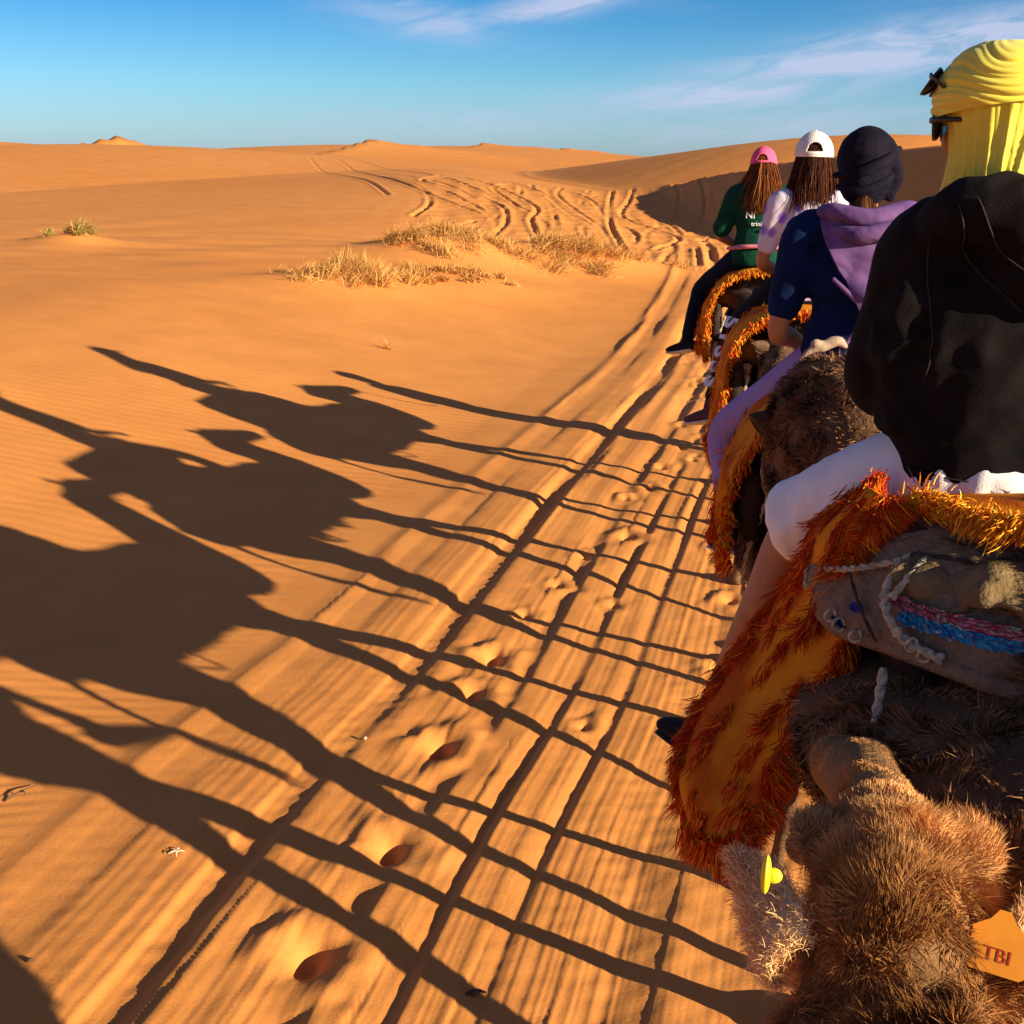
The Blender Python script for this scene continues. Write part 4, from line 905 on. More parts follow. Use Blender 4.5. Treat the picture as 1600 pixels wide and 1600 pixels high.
glasses(rr_, lambda v: hdr((v.x * 1.1, 0.128 + v.y, 0.014 + v.z * 1.1)), 'sunglasses')
Rg = Matrix.Rotation(rad(38), 3, 'X')
glasses(rr_, lambda v: hdr(V3((0.0, 0.137, 0.104)) + Rg @ (v * 1.15)), 'sunglasses', lens_r=(0.031, 0.026))

# --- rider in blue with the purple scarf
PC = ((1.30, 4.93, 2.06), rad(-7)); lc = lambda p: loc2(PC, p)
M_BLUE = cloth('blue_t_shirt', (0.003, 0.009, 0.045), col2=(0.004, 0.018, 0.085)); M_LILAC = cloth('lilac_trousers', (0.30, 0.20, 0.42), 0.2, 0.06, col2=(0.36, 0.25, 0.48)); M_SCARF = cloth('purple_scarf', (0.10, 0.045, 0.16), 0.12, 0.2, 200, col2=(0.19, 0.10, 0.25))
rider = person('person with dark headscarf, purple scarf, blue t-shirt and lilac trousers on a dark camel', PC[0], PC[1], dict(
    k=1.06, sh=0.20, head_yaw=rad(-8), elbow=[(-0.285, 0.02, 0.20), (0.29, 0.05, 0.22)], wrist=[(-0.16, 0.26, 0.12), (0.15, 0.28, 0.14)], sleeve=0.36, thick=1.12,
    knee=[lc((0.90, 5.28, 1.80)), (0.40, 0.28, -0.16)], ankle=[lc((0.92, 5.12, 1.62 - 0.22)), (0.55, 0.20, -0.66)], foot=[(-0.35, 0.9, -0.2), (0.3, 0.9, -0.2)],
    shirt=M_BLUE, trousers=M_LILAC, shoe=cloth('dark_shoe', (0.02, 0.02, 0.03)), seed=41, cuff=0.062))
rC_, hC_ = rider[0], rider[1]
M_NAVY = cloth('dark_headscarf', (0.005, 0.004, 0.012), 0.3, 0.2, 120, col2=(0.012, 0.008, 0.018))
Q = [ball(hC_((0, -0.005, 0.028)), (0.112, 0.128, 0.120)), ball(hC_((0, -0.04, -0.045)), (0.10, 0.095, 0.10)), tube([hC_((0.08, -0.06, 0.06)), hC_((0.10, -0.04, -0.02)), hC_((0.09, -0.03, -0.10))], [0.025, 0.03, 0.022], 10, 3)]
o = blob('headscarf', Q, M_NAVY, rC_, 0.010, 3, disp=folds(51, 34, 0.013, (0.5, 0.5, 1.5)))
V, F = tube([hC_((0.105, -0.02, 0.06)), hC_((0.06, -0.115, 0.02)), hC_((-0.02, -0.135, -0.02)), hC_((-0.10, -0.06, -0.03))], [0.014, 0.02, 0.02, 0.012], 10, 6); mesh_obj('headscarf_fold', V, F, M_NAVY, rC_)
V, F = tube([hC_((0.10, -0.04, -0.02)), hC_((0.05, -0.115, -0.06)), hC_((-0.03, -0.12, -0.085)), hC_((-0.09, -0.05, -0.07))], [0.012, 0.018, 0.018, 0.010], 10, 6); mesh_obj('headscarf_fold', V, F, M_NAVY, rC_)
HM = hair_mat('hair_brown', (0.12, 0.042, 0.014)); n = 900
long_hair(rC_, lambda v: hC_((v[0] * 0.35, v[1] * 0.55 - 0.05, v[2] * 0.3 - 0.10)), HM, 900, 0.16, (0, -0.2, -1), seed=4, w=0.0022)
def over(hx, pts): return [tuple(V3(p)) for p in pts]
rows = [[(-0.17, -0.02, 0.66), (-0.10, -0.10, 0.645), (0.03, -0.135, 0.655), (0.16, -0.11, 0.66), (0.25, -0.02, 0.60)],
        [(-0.15, -0.12, 0.56), (-0.07, -0.16, 0.54), (0.06, -0.165, 0.56), (0.19, -0.145, 0.56), (0.295, -0.05, 0.50)],
        [(-0.10, -0.165, 0.46), (-0.03, -0.175, 0.44), (0.08, -0.175, 0.46), (0.20, -0.165, 0.45), (0.31, -0.07, 0.40)],
        [(-0.02, -0.165, 0.34), (0.03, -0.172, 0.32), (0.11, -0.172, 0.34), (0.20, -0.165, 0.34), (0.30, -0.09, 0.31)],
        [(0.03, -0.16, 0.22), (0.07, -0.17, 0.21), (0.12, -0.17, 0.22), (0.19, -0.165, 0.23), (0.27, -0.11, 0.24)]]
sheet('scarf', rows, M_SCARF, rC_, 10, 10, 0.010, 0.050, 61, 26)
for q_ in ([(-0.16, 0.03, 0.63), (-0.13, -0.09, 0.66), (0.0, -0.15, 0.645), (0.14, -0.12, 0.675), (0.20, 0.0, 0.64)], [(-0.12, -0.10, 0.60), (-0.02, -0.17, 0.58), (0.12, -0.16, 0.61), (0.24, -0.06, 0.59)], [(0.22, -0.09, 0.58), (0.18, -0.165, 0.48), (0.12, -0.185, 0.36), (0.05, -0.185, 0.27)]):
    blob('scarf_roll', [tube(q_, [0.022] + [0.034] * (len(q_) - 2) + [0.020], 12, 6)], M_SCARF, rC_, 0.009, 2, disp=folds(63, 50, 0.007, (1, 1, 1)))
V, F = tube([(-0.11, -0.165, 0.42), (-0.03, -0.182, 0.35), (0.04, -0.184, 0.28), (-0.03, -0.180, 0.215), (-0.05, -0.178, 0.17), (0.04, -0.182, 0.20), (0.10, -0.178, 0.27)], [0.008, 0.010, 0.009, 0.010, 0.009, 0.008, 0.008], 8, 6); mesh_obj('scarf_end', V, F, M_SCARF, rC_)
V, F = tube([(-0.16, -0.12, 0.03), (-0.08, -0.165, 0.02), (0.02, -0.18, 0.015), (0.12, -0.165, 0.02), (0.17, -0.12, 0.03)], [(0.010, 0.010)] * 5, 8, 4); mesh_obj('waist_tie', V, F, M_SCARF, rC_)

# --- rider with the white cap
PD = ((1.70, 7.62, 2.10), rad(-6)); ld = lambda p: loc2(PD, p)
M_PRINT = None
def floral():
    m = bpy.data.materials.new('floral_top'); m.use_nodes = True; N = m.node_tree.nodes; L = m.node_tree.links; b = N['Principled BSDF']; b.inputs['Roughness'].default_value = 0.9
    tc = N.new('ShaderNodeTexCoord'); v = N.new('ShaderNodeTexVoronoi'); v.inputs['Scale'].default_value = 9; L.new(tc.outputs['Object'], v.inputs['Vector'])
    r = N.new('ShaderNodeValToRGB'); L.new(v.outputs['Distance'], r.inputs[0]); e = r.color_ramp.elements; e[0].position = 0.0; e[0].color = (0.12, 0.05, 0.45, 1); e[1].position = 0.42; e[1].color = (0.62, 0.55, 0.66, 1)
    q = e.new(0.28); q.color = (0.30, 0.16, 0.62, 1); L.new(r.outputs[0], b.inputs['Base Color']); return m
M_BLKP = cloth('black_trousers', (0.008, 0.008, 0.012)); M_WHITE = mat('white_print', (0.72, 0.70, 0.74), 0.7)
rider = person('person in white cap, floral top and black trousers with white letters down the leg', PD[0], PD[1], dict(
    k=1.04, sh=0.17, hx=0.0, head_yaw=rad(-5), elbow=[(-0.25, 0.08, 0.22), (0.25, 0.08, 0.22)], wrist=[(-0.12, 0.32, 0.12), (0.12, 0.32, 0.12)], sleeve=0.36,
    knee=[ld((1.40, 7.98, 1.92)), (0.40, 0.28, -0.18)], ankle=[ld((1.22, 7.86, 1.40)), (0.55, 0.2, -0.70)], foot=[(-0.7, 0.7, -0.25), (0.3, 0.9, -0.2)],
    shirt=floral(), trousers=M_BLKP, shoe=cloth('plum_shoe', (0.10, 0.045, 0.06)), seed=51))
rD_, hD_, _, legD, _ = rider
hair_base(rD_, hD_, mat('hair_base_dark', (0.028, 0.008, 0.004), 0.8), 0.26)
M_CAPW = cloth('white_cap', (0.74, 0.66, 0.62), 0.1, 0.03); cap(rD_, hD_, M_CAPW, k=1.12)
long_hair(rD_, hD_, hair_mat('hair_dark_brown', (0.085, 0.024, 0.010)), 9000, 0.30, (0, -0.18, -1), seed=6, w=0.0018, zmin=0)
hp, kn, an = legD[0]; fwd = (an - kn).normalized(); outv = V3((-0.75, -0.66, 0.1)); outv = (outv - fwd * outv.dot(fwd)).normalized(); acr = fwd.cross(outv).normalized()
def on_leg(text, t, size, wide=1.0):
    c_ = kn.lerp(an, t); Mx = Matrix((fwd * -1, acr * -1 * 1.0, outv)).transposed()   # reads along the leg
    x_ = fwd; z_ = outv; y_ = z_.cross(x_); Mx = Matrix((x_, y_, z_)).transposed().to_4x4(); Mx.translation = c_ + outv * (0.082 - 0.016 * t)
    text_mesh(text, size, M_WHITE, 'leg_print', rD_, Mx, 0.004, 0.006)
for i, ch in enumerate('SISSS'): on_leg(ch, 0.04 + i * 0.17, 0.155)

# --- rider with the pink cap
PE = ((1.93, 10.42, 2.08), rad(-6)); le = lambda p: loc2(PE, p)
M_GREEN = cloth('green_t_shirt', (0.004, 0.040, 0.024), col2=(0.006, 0.062, 0.034)); M_PINK = cloth('pink_jacket', (0.62, 0.16, 0.24), 0.2, 0.15, col2=(0.75, 0.28, 0.34))
rider = person('person with a pink cap and long hair in a green t-shirt riding the foremost camel', PE[0], PE[1], dict(
    k=1.0, sh=0.20, head_yaw=rad(-10), elbow=[(-0.31, 0.06, 0.24), (0.30, 0.06, 0.22)], wrist=[(-0.16, 0.28, 0.14), (0.16, 0.30, 0.14)], sleeve=0.42, thick=1.2,
    knee=[le((1.55, 10.75, 1.86)), (0.40, 0.30, -0.18)], ankle=[le((1.42, 10.60, 1.44)), (0.55, 0.2, -0.70)], foot=[(-0.75, 0.6, -0.2), (0.3, 0.9, -0.2)],
    shirt=M_GREEN, trousers=cloth('navy_trousers', (0.008, 0.011, 0.02)), shoe=cloth('black_trainer', (0.012, 0.012, 0.015)), seed=61))
rE_, hE_ = rider[0], rider[1]
hair_base(rE_, hE_, mat('hair_base_auburn', (0.07, 0.020, 0.006), 0.8), 0.30)
cap(rE_, hE_, cloth('pink_cap', (0.74, 0.10, 0.22), 0.1, 0.05), k=1.08)
long_hair(rE_, hE_, hair_mat('hair_auburn', (0.20, 0.062, 0.016)), 9000, 0.34, (0.05, -0.2, -1), seed=8, w=0.0022)
V, F = tube([(-0.225, 0.03, 0.13), (-0.14, -0.13, 0.155), (0.0, -0.175, 0.165), (0.12, -0.15, 0.16), (0.21, -0.05, 0.15)], [(0.016, 0.03), (0.018, 0.024), (0.016, 0.022), (0.018, 0.024), (0.02, 0.03)], 10, 5, hint=(0, 0, 1)); mesh_obj('jacket_round_waist', V, F, M_PINK, rE_)
V, F = tube([(0.17, -0.10, 0.52), (0.215, -0.13, 0.36), (0.24, -0.12, 0.20), (0.27, -0.09, 0.06), (0.30, -0.08, -0.06)], [(0.04, 0.012), (0.035, 0.014), (0.03, 0.016), (0.03, 0.014), (0.014, 0.01)], 10, 5, hint=(1, 0, 0)); mesh_obj('jacket_sleeve', V, F, M_PINK, rE_)
def on_back(txt, x, z, size, y=-0.163):
    Mx = Matrix(((1, 0, 0), (0, 0, 1), (0, -1, 0))).transposed().to_4x4(); Mx = Matrix.Rotation(rad(90), 4, 'X'); Mx.translation = V3((x, y, z)); text_mesh(txt, size, M_WHITE, 'shirt_print', rE_, Mx, 0.002)
on_back('NI', -0.09, 0.40, 0.075, -0.158); on_back('trinity', -0.02, 0.335, 0.050, -0.160); on_back('thurs', 0.03, 0.285, 0.036, -0.160)

# ------------------------------------------------------------------ saddles, blankets, ropes
M_PAD = cloth('saddle_pad_cloth', (0.17, 0.105, 0.062), 0.8, 0.25, 60, col2=(0.27, 0.175, 0.11)); M_PADD = cloth('dark_saddle_felt', (0.035, 0.022, 0.018), 0.7, 0.25, 60)
M_OLIVE = cloth('olive_bundle_cloth', (0.15, 0.095, 0.042), 0.5, 0.2, 90, col2=(0.24, 0.16, 0.08)); M_ROPE = mat('rope_fibre', (0.46, 0.37, 0.25), 0.9, 0.25, 60, 0.6, 200); M_ROPED = mat('dark_cord', (0.05, 0.035, 0.03), 0.9, 0.2, 50, 0.5, 200)
M_IRON = mat('handle_iron', (0.05, 0.04, 0.035), 0.5, 0.2, 30, spec=0.5, metal=0.6)
M_YARN = mat('blanket_yarn', (1, 1, 1), 0.85, 0.0, 8, attr='tone', spec=0.1)
def blanket_mat():
    m = bpy.data.materials.new('orange_blanket_weave'); m.use_nodes = True; N = m.node_tree.nodes; L = m.node_tree.links; b = N['Principled BSDF']; b.inputs['Roughness'].default_value = 0.95; b.inputs['Specular IOR Level'].default_value = 0.05
    tc = N.new('ShaderNodeTexCoord'); n = N.new('ShaderNodeTexNoise'); n.inputs['Scale'].default_value = 5.0; n.inputs['Detail'].default_value = 3; L.new(tc.outputs['Object'], n.inputs['Vector'])
    r = N.new('ShaderNodeValToRGB'); L.new(n.outputs['Fac'], r.inputs[0]); e = r.color_ramp.elements; e[0].position = 0.40; e[0].color = (0.52, 0.095, 0.008, 1); e[1].position = 0.56; e[1].color = (0.72, 0.235, 0.012, 1)
    L.new(r.outputs[0], b.inputs['Base Color']); n2 = N.new('ShaderNodeTexNoise'); n2.inputs['Scale'].default_value = 220; L.new(tc.outputs['Object'], n2.inputs['Vector'])
    bp = N.new('ShaderNodeBump'); bp.inputs['Strength'].default_value = 0.5; bp.inputs['Distance'].default_value = 0.006; L.new(n2.outputs['Fac'], bp.inputs['Height']); L.new(bp.outputs[0], b.inputs['Normal']); return m
M_BLANK = blanket_mat()
RED = np.array([0.58, 0.050, 0.008]); ORA = np.array([0.80, 0.24, 0.012]); YEL = np.array([0.90, 0.45, 0.03])
def yarn_tones(n, p=(0.5, 0.35, 0.15), seed=1):
    r = np.random.default_rng(seed); k = r.choice(3, n, p=p); c = np.stack([RED, ORA, YEL])[k]; return c * r.uniform(0.6, 1.2, (n, 1))
def fringe(name, edge, out, n, length, parent, seed=1, p=(0.5, 0.35, 0.15), spread=0.35, grav=0.9, width=0.0022, curl=1.0, jit=0.012):
    """tassels of yarn along an edge (polyline)"""
    r = np.random.default_rng(seed); E_ = np.array(edge, float); d = np.r_[0, np.cumsum(np.linalg.norm(np.diff(E_, axis=0), axis=1))]
    nt = max(8, int(d[-1] / 0.028)); tc = np.linspace(0, d[-1], nt); t = r.choice(tc, n) + r.normal(0, 0.004, n); t = np.clip(t, 0, d[-1])
    P = np.stack([np.interp(t, d, E_[:, k]) for k in range(3)], 1); O = np.array(out, float); O = O if O.ndim == 2 else np.tile(O, (len(E_), 1)); D = np.stack([np.interp(t, d, O[:, k]) for k in range(3)], 1)
    tid = np.round(t / d[-1] * (nt - 1)).astype(int); td = r.normal(0, spread, (nt + 1, 3)); tl = r.uniform(0.65, 1.35, nt + 1)
    P = P + r.normal(0, jit, P.shape) * np.array([1, 1, 1]); D = D + td[tid] + r.normal(0, 0.14, P.shape)
    return ribbons(name, P, D, length * tl[tid] * r.uniform(0.8, 1.15, n), M_YARN, parent, width, 3, curl, grav, yarn_tones(n, p, seed), seed, 22.0)

def saddle_generic(k, label, blabel, seat, dark=True, blen=0.60, zlow=1.42, yr=(-0.48, 0.06), seed=1, flap=None):
    x, y, rz = CAM[k]; g = cz(x, y); t = thing('saddle', label, 'saddle', (x, y, g), rz, 'camel saddles')
    sz = seat - g - 0.05
    ring = [(0.25 * math.sin(a), -0.06 + 0.42 * math.cos(a), 1.86 + 0.05 * math.cos(a)) for a in np.linspace(0, 2 * math.pi, 17)]
    Q = [tube(ring, [(0.085, 0.11)] * 17, 14, 3, hint=(0, 0, 1)), tube([(-0.36, -0.42, 1.66), (-0.38, 0, 1.66), (-0.36, 0.36, 1.64)], [(0.05, 0.16)] * 3, 12, 4, hint=(1, 0, 0)), tube([(0.36, -0.42, 1.66), (0.38, 0, 1.66), (0.36, 0.36, 1.64)], [(0.05, 0.16)] * 3, 12, 4, hint=(1, 0, 0)),
         tube([(0, -0.30, sz - 0.06), (0, -0.02, sz - 0.05), (0, 0.2, sz - 0.06)], [(0.22, 0.07)] * 3, 14, 4, hint=(1, 0, 0))]
    blob('pad', Q, M_PADD if dark else M_PAD, t, 0.02, 5, disp=folds(seed, 14, 0.012, (1, 1, 1)))
    hb = [tube([(0.0, 0.34, 1.78), (0, 0.33, 2.0), (0, 0.31, sz + 0.10)], [0.014] * 3, 8, 3), tube([(-0.17, 0.31, sz + 0.10), (0, 0.31, sz + 0.115), (0.17, 0.31, sz + 0.10)], [0.013] * 3, 8, 3)]
    V, F = join(hb); mesh_obj('handle', V, F, M_IRON, t)
    rope('girth_rope', [(-0.30, -0.46, 1.72), (-0.37, -0.40, 1.40), (-0.30, -0.34, 1.12), (0, -0.30, 1.06), (0.30, -0.34, 1.12), (0.37, -0.40, 1.40), (0.30, -0.46, 1.72)], 0.010, M_ROPE, t, sub=5)
    b = thing('blanket', blabel, 'blanket', (x, y, g), rz, 'orange camel blankets')
    rows = []; ny = 6
    for i in range(ny):
        f = i / (ny - 1); yy = yr[0] + (yr[1] - yr[0]) * f; w = 1 + 0.05 * math.sin(i * 2.1 + seed)
        z0 = zlow + 0.10 * math.sin(i * 1.7 + seed); L_ = [(-0.46 * w, yy - 0.05, z0), (-0.45 * w, yy, z0 + 0.15), (-0.42, yy, 1.80), (-0.30, yy, sz - 0.04), (-0.12, yy, sz + 0.03), (0.12, yy, sz + 0.03), (0.30, yy, sz - 0.04), (0.42, yy, 1.80), (0.45 * w, yy, z0 + 0.15), (0.46 * w, yy - 0.05, z0)]
        rows.append(L_)
    o, G_ = sheet('cloth', rows, M_BLANK, b, 5, 6, 0.012, 0.014, seed + 5, 14)
    fringe('fringe', [tuple(p) for p in G_[:, 0]], (0, -0.4, -0.8), 2600, 0.030, b, seed, (0.35, 0.4, 0.25), width=0.0022)
    fringe('fringe', [tuple(p) for p in G_[0]], (-0.25, 0, -1), 2200, 0.050, b, seed + 1, (0.6, 0.3, 0.1), width=0.0022)
    fringe('fringe', [tuple(p) for p in G_[-1]], (0.25, 0, -1), 1400, 0.050, b, seed + 2, (0.6, 0.3, 0.1), width=0.0022)
    fringe('fringe', [tuple(p) for p in G_[:, -1]], (0, 0.3, -0.8), 1000, 0.07, b, seed + 3, (0.5, 0.4, 0.1), width=0.0022)
    return t, b
sC, blC = saddle_generic('C', 'dark felt camel saddle under the rider in blue', 'orange and red blanket under the rider in lilac trousers', 2.08, seed=3, zlow=1.52)
sD, blD = saddle_generic('D', 'dark felt camel saddle under the rider in the white cap', 'orange and red blanket behind the leg with white letters', 2.10, seed=4, zlow=1.30)
sE, blE = saddle_generic('E', 'dark felt camel saddle under the rider in the pink cap', 'orange blanket on the foremost camel, below the green t-shirt', 2.08, seed=5, zlow=1.50)
# knotted pale cloth and chain on the saddle of the rider in blue
for p0 in ((1.10, 4.58, 2.26),):
    l = loc2((tuple(sC.location), sC.rotation_euler[2]), p0); kn_ = []
    l = V3(l); kn_ = [ball(l, (0.028, 0.022, 0.022)), ball(l + V3((-0.022, -0.008, 0.012)), (0.022, 0.018, 0.016)), ball(l + V3((0.026, 0.0, 0.010)), (0.024, 0.018, 0.020)),
           tube([l, l + V3((0.05, 0, 0.022)), l + V3((0.085, 0.0, 0.0))], [0.018, 0.022, 0.010], 8, 4), tube([l, l + V3((-0.045, 0, -0.02)), l + V3((-0.075, 0.0, -0.052))], [0.016, 0.014, 0.006], 8, 4)]
    blob('knotted_cloth', kn_, cloth('cream_cloth', (0.42, 0.29, 0.21), 0.3, 0.1), sC, 0.009, 2)
    for i in range(9):
        c = V3((l[0] - 0.05 + 0.008 * math.sin(i * 0.9), l[1] - 0.02, l[2] - 0.07 - 0.020 * i)); a = i % 2 * 1.57
        V, F = tube([c + V3((0.008 * math.cos(q) * math.cos(a), 0.008 * math.cos(q) * math.sin(a), 0.013 * math.sin(q))) for q in np.linspace(0, 6.28, 9)], [0.0028] * 9, 6, 1)
        mesh_obj('chain_link', V, F, mat('pale_chain', (0.35, 0.31, 0.26), 0.5, 0.1, spec=0.5), sC)

# the nearest saddle: grey-brown padded skirt round the back of the hump, bundle, ropes, stitched trim
SB = thing('saddle', 'grey brown padded camel saddle with bundle and ropes behind the yellow turban rider', 'saddle', (1.20, 2.66, cz(1.20, 2.66)), rad(-2), 'camel saddles')
lsb = lambda p: loc2((tuple(SB.location), rad(-2)), p)
def ell(phi, rx, ry, z, c=(1.20, 2.72)):
    a = rad(phi); return lsb((c[0] + rx * math.sin(a), c[1] - ry * math.cos(a), z))
phis = [-125, -100, -80, -60, -40, -20, 0, 20, 40, 60, 80, 100, 125]
lev = [(0.26, 0.26, 2.165), (0.36, 0.38, 2.14), (0.42, 0.45, 2.10), (0.46, 0.49, 2.06), (0.49, 0.52, 2.02), (0.505, 0.54, 1.98), (0.495, 0.545, 1.95)]
rows = [[ell(p, a * (1 + 0.02 * math.sin(p * 0.21 + i)), b_ * (1 + 0.025 * math.sin(p * 0.13 + i * 2)), z + 0.012 * math.sin(p * 0.09 + i)) for p in phis] for i, (a, b_, z) in enumerate(lev)]
padB, Gp = sheet('pad', rows, M_PAD, SB, 8, 8, 0.03, 0.032, 71, 15)
V, F = tube([tuple(p + np.array([0, 0, -0.005])) for p in Gp[::6, -1]], [(0.022, 0.026)] * len(Gp[::6, -1]), 10, 3, hint=(0, 0, 1)); mesh_obj('pad_rolled_hem', V, F, M_PAD, SB)
# the girth rolls at the sides
Q = [tube([lsb((0.86, 2.45, 1.92)), lsb((0.82, 2.66, 1.93)), lsb((0.84, 3.05, 1.90))], [(0.05, 0.075)] * 3, 12, 5, hint=(1, 0, 0)), tube([lsb((1.60, 2.30, 1.84)), lsb((1.67, 2.66, 1.86)), lsb((1.62, 3.05, 1.82))], [(0.06, 0.14)] * 3, 12, 5, hint=(1, 0, 0)),
     tube([lsb((1.16, 2.55, 2.12)), lsb((1.14, 2.85, 2.10)), lsb((1.12, 3.15, 2.10))], [(0.27, 0.08)] * 3, 14, 4, hint=(1, 0, 0))]
blob('side_roll', Q, M_PADD, SB, 0.018, 5, disp=folds(75, 16, 0.012, (1, 1, 1)))
# olive bundle tied on the right of the pad, sagging in deep folds
rowsb = []
for i, (f, z) in enumerate([(0, 2.15), (0.25, 2.135), (0.5, 2.115), (0.75, 2.09), (1.0, 2.07)]):
    rowsb.append([ell(p, 0.37 + 0.125 * f + 0.05 * math.sin(math.pi * f) * (0.5 + 0.5 * math.sin(j * 2.4)), 0.39 + 0.12 * f + 0.06 * math.sin(math.pi * f) * (0.5 + 0.5 * math.sin(j * 2.4 + 1)), z + 0.03 * math.cos(j * 1.9) * (f - 0.2)) for j, p in enumerate([-62, -54, -46, -38, -30, -21, -12, -2, 10])])
sheet('bundle', rowsb, M_OLIVE, SB, 8, 8, 0.016, 0.040, 81, 24)
rowsd = [[ell(p, 0.372 + 0.10 * f, 0.395 + 0.12 * f, z) for p in (-97, -88, -80, -72, -66)] for f, z in ((0, 2.17), (0.4, 2.11), (0.7, 2.04), (1.0, 1.98))]
sheet('dark_flap', rowsd, M_PADD, SB, 6, 6, 0.014, 0.030, 83, 26)
def on_pad(p, f, off=0.02):
    q = np.interp(f, [0, 1], [0, len(lev) - 1]); i = int(min(q, len(lev) - 2)); t = q - i; a = [lev[i][k] + (lev[i + 1][k] - lev[i][k]) * t for k in range(3)]; return ell(p, a[0] + off, a[1] + off, a[2])
rope('tie_rope', [on_pad(-63, 0.12, .03), on_pad(-62, 0.35, .05), on_pad(-59, 0.58, .045), on_pad(-53, 0.78, .03), on_pad(-44, 0.86, .025)], 0.012, M_ROPE, SB, twist=120)
rope('tie_rope', [on_pad(-60, 0.10, .03), on_pad(-57, 0.30, .055), on_pad(-58, 0.5, .05)], 0.009, M_ROPE, SB, twist=120)
rope('tie_rope', [on_pad(-97, 0.05, .03), on_pad(-96, 0.35, .03), on_pad(-98, 0.65, .03), on_pad(-94, 0.9, .03)], 0.007, M_ROPE, SB, twist=120)
rope('tie_rope', [on_pad(-62, 0.26, .05), on_pad(-74, 0.45, .045), on_pad(-86, 0.60, .04)], 0.008, M_ROPE, SB, twist=120)
rope('dark_cord', [on_pad(-88, 0.04, .03), on_pad(-84, 0.3, .035), on_pad(-92, 0.5, .03)], 0.005, M_ROPED, SB, strands=2)
rope('dark_cord', [on_pad(-62, 0.22, .05), on_pad(-45, 0.17, .045), on_pad(-30, 0.2, .04), on_pad(-15, 0.18, .04), on_pad(5, 0.2, .04)], 0.006, M_ROPED, SB)
rope('dark_cord', [on_pad(-75, 0.5, .04), on_pad(-66, 0.7, .03), on_pad(-60, 0.92, .03)], 0.004, M_ROPED, SB)
for a, b_ in ((-50, 0.80), (-47, 0.85), (-72, 0.95), (-66, 0.97), (-75, 0.90)):
    c = V3(on_pad(a, b_, 0.035)); V, F = tube([c + V3((0.012 * math.cos(q), 0.004 * math.sin(2 * q), 0.014 * math.sin(q))) for q in np.linspace(0, 5.6, 9)], [0.0032] * 9, 6, 2); mesh_obj('cord_loop', V, F, M_ROPE, SB)
# embroidered trim: many short yarn stitches in red, pink, blue
def stitches(name, pa, pb, fa, fb, n, cols, w, seed):
    r = np.random.default_rng(seed); P = []; D = []
    for i in range(n):
        a = r.uniform(pa, pb); f = r.uniform(fa, fb); P.append(on_pad(a, f, 0.026)); q = on_pad(a + 3, f + r.normal(0, 0.02), 0.028); D.append(np.array(q) - np.array(P[-1]))
    c = np.array(cols)[r.integers(0, len(cols), n)] * r.uniform(0.7, 1.2, (n, 1)); ribbons(name, np.array(P), np.array(D), 0.022, M_YARN, SB, w, 3, 0.5, 0, c, seed)
stitches('blue_trim', -56, 30, 0.60, 0.67, 1500, [(0.02, 0.28, 0.50), (0.05, 0.42, 0.62), (0.03, 0.20, 0.42), (0.3, 0.4, 0.5)], 0.0028, 3)
stitches('red_trim', -60, 30, 0.52, 0.585, 1500, [(0.50, 0.03, 0.05), (0.62, 0.12, 0.16), (0.6, 0.2, 0.25), (0.5, 0.4, 0.3)], 0.0028, 4)
stitches('blue_tuft', -70, -67, 0.70, 0.75, 90, [(0.04, 0.04, 0.25), (0.06, 0.06, 0.35)], 0.0028, 5); stitches('blue_tuft', -77, -73, 0.93, 0.98, 60, [(0.03, 0.03, 0.15)], 0.0028, 6)

# the orange blanket of the nearest saddle: seat cover with its fringed back edge, and the long flap hanging left
BL = thing('blanket', 'long orange blanket with shaggy red fringe hanging left of the white shorts', 'blanket', (1.20, 2.66, cz(1.20, 2.66)), rad(-2), 'orange camel blankets')
lbl = lambda p: loc2((tuple(BL.location), rad(-2)), p)
seatrows = []
for i, yy in enumerate((2.52, 2.66, 2.85, 3.05, 3.22)):
    seatrows.append([lbl((xx + 0.04 * (1 if j == 0 else 0), yy + (0.12 if i == 0 and j == 0 else 0) - (0.22 * math.sin(math.pi * j / 6) if i == 0 else 0.1 * math.sin(math.pi * j / 6) if i == 1 else 0), (2.215, 2.20, 2.15, 2.12, 2.11)[i] + 0.03 * math.sin(math.pi * j / 6))) for j, xx in enumerate(np.linspace(0.82, 1.56, 7))])
_, Gs = sheet('seat_cover', seatrows, M_BLANK, BL, 8, 6, 0.012, 0.008, 91, 18)
edge = [tuple(p + np.array([0, -0.005, 0.0])) for p in Gs[:, 0]]
fringe('fringe', edge, (0, -0.8, -0.15), 4600, 0.042, BL, 11, (0.10, 0.50, 0.40), 0.45, 0.9, 0.0016, 1.6, 0.012)
fringe('fringe', edge, (0, -0.3, 0.8), 1300, 0.030, BL, 12, (0.10, 0.45, 0.45), 0.6, 0.6, 0.0014, 1.6, 0.014)
RE_ = [(0.80, 2.62, 2.205), (0.745, 2.63, 2.09), (0.755, 2.63, 1.97), (0.715, 2.60, 1.85), (0.655, 2.58, 1.73), (0.585, 2.55, 1.60), (0.54, 2.53, 1.50), (0.505, 2.51, 1.43)]
LE_ = [(0.83, 2.80, 2.22), (0.755, 2.92, 2.08), (0.70, 2.97, 1.93), (0.625, 3.00, 1.80), (0.555, 3.00, 1.68), (0.485, 2.98, 1.55), (0.44, 2.94, 1.45), (0.45, 2.80, 1.39)]
frows = []
